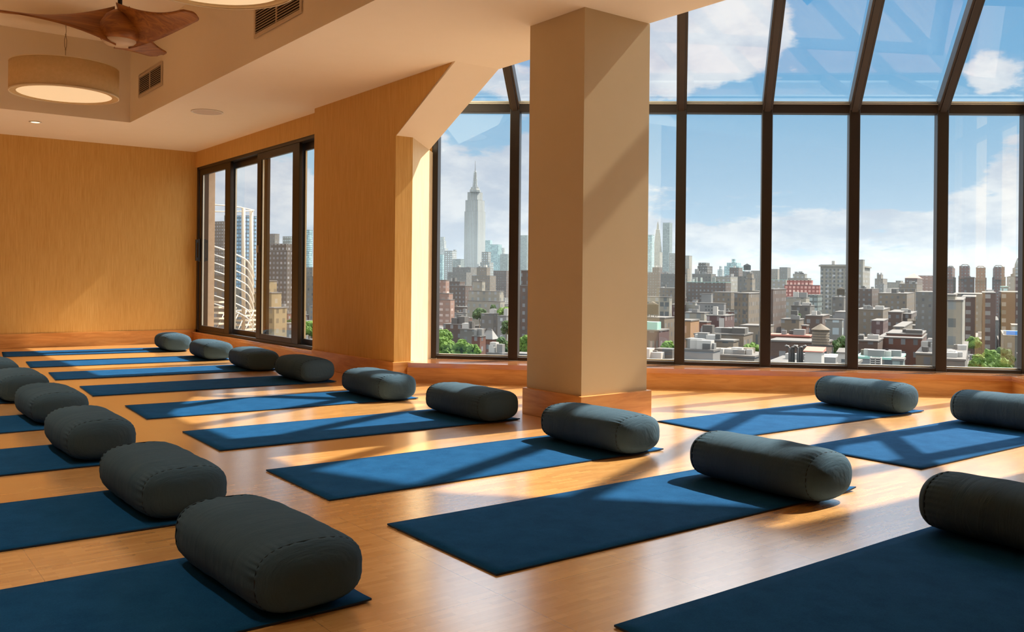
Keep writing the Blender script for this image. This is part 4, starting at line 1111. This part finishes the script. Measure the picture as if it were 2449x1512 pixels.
# --- fifth pane
def ringtower(L, Rr, top, label):
    hb, hl = bld(label, [(L - 2, Rr + 4, top + 24, 6), (L, Rr, top, 0)], 1000, 'red_brick', .3, cat='tower', group='brick towers with ringed crowns', name='brick_tower')
    q, a, b = hl; c_ = (q.x - a / 2, q.y + b / 2); r_ = a * .5; z = q.z + .3
    m_ = MB()
    for ang in (0, PI / 2):
        m_.tube([(c_[0] + math.cos(ang) * r_ * math.cos(f), c_[1] + math.sin(ang) * r_ * math.cos(f), z + r_ * .62 * math.sin(f)) for f in [PI * k / 12 for k in range(13)]], .55, 5)
    m_.lathe([(r_ * .55, r_ * .50), (r_ * .55 + .9, r_ * .50 + .5), (r_ * .55, r_ * .50 + 1.0)], 20, (c_[0], c_[1], z))
    m_.tube([(c_[0] - r_ * .6, c_[1], z + r_ * .62), (c_[0] + r_ * .6, c_[1], z + r_ * .62)], .5, 5)
    m_.build('crown_ring', M['shed'], hb)
ringtower(2262, 2284, 639, 'brick tower with a white ringed crown half hidden by the fourth mullion')
ringtower(2294, 2328, 637, 'brick tower with a white ringed crown, next right of the fourth mullion')
ringtower(2334, 2367, 641, 'brick tower with a white ringed crown, middle of the three in the last pane')
ringtower(2379, 2413, 639, 'brick tower with a white ringed crown, nearest the domed stone tower')
hb, hl = bld('ornate brown tower standing before the ringed brick towers', [(2305, 2341, 664)], 600, 'brown_brick', .3)
ce, cl = bld('pale stone tower with a stepped lantern top at the right edge', [(2424, 2475, 655, 0), (2428, 2470, 640, 4)], 1000, 'limestone_grid', .25, name='clock_tower', cat='tower')
stack(ce, 2451, 1030, [(21, 645), (20, 632), (15, 618), (13, 617), (13, 594), (12, 592), (6, 576), (1, 560)], FM['limestone_grid'], 'lantern', 8)
bld('green box on a white roof near the right edge', [(2396, 2418, 686)], 700, 'teal_glass', .3, roof='verdigris')
bld('white walled block right of the green box', [(2414, 2448, 662)], 760, 'white_paint', .3)
bld('dark maroon block at the right edge of the last pane', [(2430, 2480, 663)], 560, 'purple_brick', .1)
bld('low grey roof with white canopies under the ringed towers', [(2280, 2404, 705), (2356, 2382, 703)], 500, 'grey_brick', .2, extra=bulkheads(5, hmax=2))
bld('tall brown brick apartment slab right of the cream tower', [(2300, 2356, 712)], 360, 'striped_brick', .4)
bld('reddish brick apartment slab in the middle of the last pane', [(2350, 2402, 702)], 350, 'striped_brick', .4)
bld('broad red brown apartment slab at the right of the last pane', [(2396, 2480, 701)], 360, 'striped_brick', .3)
r_, l_ = bld('tall cream apartment tower with stacked bay windows by the fourth mullion', [(2256, 2308, 721, 0), (2256, 2288, 708, 3)], 200, 'cream_stone', .12)
r_['kind'] = ''; del r_['kind']
bld('small cream apartment house low at the right edge', [(2420, 2475, 781)], 330, 'cream_stone', .1)
bld('low dark roof with a white gable at the right edge', [(2400, 2475, 806)], 300, 'grey_brick', .2, extra=bulkheads(3, ('shed', 'blue_tarp'), 2))
bld('low rooftops with white machines at the foot of the last pane', [(2250, 2322, 864)], 170, 'grey_brick', .2, extra=bulkheads(9, ('shed', 'tin', 'shed'), 1.1))
bld('narrow brick chimney house at the bottom right corner of the last pane', [(2438, 2475, 858)], 150, 'tan_brick', .2)

# --- trees
def leafy(name_, c1, c2):
    m, t, b = new_mat(name_); ov = t.add('ShaderNodeTexCoord').outputs['Object']
    f = t.math('ADD', t.math('MULTIPLY', t.noise(ov, .55, 4, .7), .5), t.math('MULTIPLY', t.noise(ov, 3.2, 3, .7), .5))
    t.put(b.inputs['Base Color'], t.mix(t.ramp(f, .38, .62), c1, c2)); b.inputs['Roughness'].default_value = .8; b.inputs['Specular IOR Level'].default_value = .2
    return m
LEAF = [leafy('leaves_bright', (.035, .08, .012), (.11, .19, .03)), leafy('leaves_dark', (.016, .04, .014), (.055, .10, .03))]
M['bark'] = plain('bark', (.12, .09, .06), .9)
def tree(label, L, Rr, top, bot, D, mt=0, group='street and park trees', seed=0):
    rnd = random.Random(seed + int(L)); px = (L + Rr) / 2; c_ = at(px, (top + bot) / 2, D)
    W_ = (Rr - L) * D / F_PX / 2; H_ = (bot - top) * D / F_PX / 2
    root = thing('tree', label, 'tree', (c_.x, c_.y, ZG), 0, group)
    cz = c_.z - ZG; m_ = MB(); n = 34
    for k in range(n):
        th = rnd.random() * 2 * PI; u = rnd.uniform(-.75, .95); rr = rnd.uniform(.35, .85) * math.sqrt(max(0, 1 - u * u))
        p = Vector((math.cos(th) * rr * W_, math.sin(th) * rr * W_ * .8, cz + u * H_ * .8)); s_ = min(W_, H_ * 1.6) * rnd.uniform(.22, .40)
        rows = []
        for i in range(8):
            ph = PI * i / 7; row = []
            for j in range(11):
                a = 2 * PI * j / 11
                d = Vector((math.sin(ph) * math.cos(a), math.sin(ph) * math.sin(a), math.cos(ph)))
                k2 = 1 + .42 * noise.noise((p + d * s_) * (1.7 / max(s_, .5)) + Vector((k, 0, 0)))
                row.append(p + d * s_ * k2)
            rows.append(row)
        m_.grid(rows, cu=True, smooth=False)
    m_.build('foliage', LEAF[mt], root)
    m_ = MB(); m_.tube([(0, 0, 0), (0, 0, cz)], [W_ * .07 + .2, .15], 7); m_.build('trunk', M['bark'], root)
tree('leafy tree at the bottom left corner of the tall windows', 1030, 1092, 806, 870, 250, 0)
tree('broad bright tree in the middle of the first tall pane', 1078, 1130, 812, 868, 235, 0)
tree('bright tree right of the broad one, below the red brick house', 1112, 1150, 822, 868, 228, 0)
tree('bright tree peeking over a pale parapet at the left post', 1040, 1084, 790, 818, 300, 0)
tree('dark round tree at the first mullion, beside the mansard roof', 1178, 1222, 808, 852, 290, 1)
tree('dark tree at the foot of the white stepped building', 1128, 1166, 740, 762, 470, 1)
tree('taller dark tree right below the white stepped building', 1170, 1188, 728, 756, 460, 1)
tree('green tree half behind the first mullion, below the white building', 1186, 1226, 736, 768, 440, 0)
tree('dark tree halfway down at the first mullion', 1196, 1226, 765, 806, 330, 1)
tree('green tree in the narrow gap beside the column', 1236, 1275, 800, 850, 270, 0)
tree('yellow green tree right of the column', 1574, 1622, 818, 852, 215, 0)
tree('green tree left of the second mullion', 1776, 1826, 824, 856, 205, 0)
tree('large green tree right of the water tower', 1984, 2050, 806, 862, 220, 1)
tree('small tree over the roofs in the third pane', 1896, 1918, 750, 764, 420, 1)
tree('tree at the right edge of the sliding window', 716, 762, 768, 806, 300, 0)
tree('small tree beside the yellow brick apartment house', 684, 712, 762, 782, 380, 1)
tree('park tree at the left end of the park', 2312, 2362, 850, 892, 260, 0)
tree('park tree second from the left end of the park', 2340, 2394, 838, 884, 280, 0)
tree('park tree in the centre of the park', 2372, 2430, 834, 886, 290, 1)
tree('park tree at the right end of the park', 2412, 2470, 834, 884, 300, 0)
tree('park tree cut by the bottom of the last pane', 2360, 2440, 862, 905, 240, 0)
tree('small tree in front of the brown apartment slab', 2306, 2350, 808, 834, 330, 0)

# --- the many low roofs between
LOW = (('red brick', 'red_brick'), ('brown brick', 'brown_brick'), ('beige', 'beige_brick'), ('grey brick', 'grey_brick'), ('white', 'white_paint'))
PANES = ((650, 760, 'sliding window'), (1040, 1232, 'first tall pane'), (1232, 1270, 'gap left of column'), (1540, 1628, 'pane touching column'), (1628, 1832, 'second pane'),
         (1832, 2041, 'third pane'), (2041, 2253, 'fourth pane'), (2253, 2475, 'last pane'))
rnd = random.Random(5); cnt = 0
D = 300.0
while D < 1250:
    where = 'near' if D < 400 else 'middle' if D < 640 else 'far'
    for p0, p1, pname in PANES:
        px = p0 + rnd.uniform(-12, 6)
        while px < p1 - 8:
            w = rnd.uniform(30, 56); h = rnd.uniform(10, 17) if D < 500 else rnd.uniform(12, 25)
            top = HZ + .0096 * (px - CX) + (EYE - (ZG + h)) * F_PX / D
            k = rnd.choices(range(5), (3, 4, 3, 3, 1.4))[0]; dr = rnd.uniform(.97, 1.03); sd_ = rnd.uniform(.15, .4)
            rf = rnd.choice(('roof_pale', 'roof_pale', 'roof_dark')); nb = rnd.randint(1, 3)
            if top < 885:
                side_ = 'left' if px - p0 < (p1 - p0) / 3 else 'right' if px - p0 > (p1 - p0) * 2 / 3 else 'middle'
                lab = 'low %s row house, %s roof, %s distance, %s of the %s' % (LOW[k][0], 'pale' if rf == 'roof_pale' else 'dark', where, side_, pname)
                if bld(lab, [(px, px + w, top)], D * dr, LOW[k][1], sd_, group='row houses in the ' + pname, roof=rf, extra=bulkheads(nb, ('shed', 'tin', 'roof_dark', 'tankwood'), 2.6) if D < 650 else None, name='row_house', cat='house', avoid=True): cnt += 1
            px += w * rnd.uniform(1.0, 1.25)
    D *= 1.085
print('low houses', cnt)

# summer haze lying over the streets beyond the near roofs
hz = MB(); hz.prism([(150, 130), (1200, -1400), (6500, 800), (3500, 6000), (40, 2600), (30, 350)], ZG + 1, 130)
m = bpy.data.materials.new('haze'); m.use_nodes = True; m.node_tree.nodes.clear()
vs = m.node_tree.nodes.new('ShaderNodeVolumeScatter'); vs.inputs['Color'].default_value = (.30, .40, .46, 1); vs.inputs['Density'].default_value = .00014; vs.inputs['Anisotropy'].default_value = .3
om = m.node_tree.nodes.new('ShaderNodeOutputMaterial'); m.node_tree.links.new(vs.outputs[0], om.inputs['Volume'])
tag(hz.build('haze', m), 'thin pale summer haze over the distant streets', 'haze', None, 'stuff')
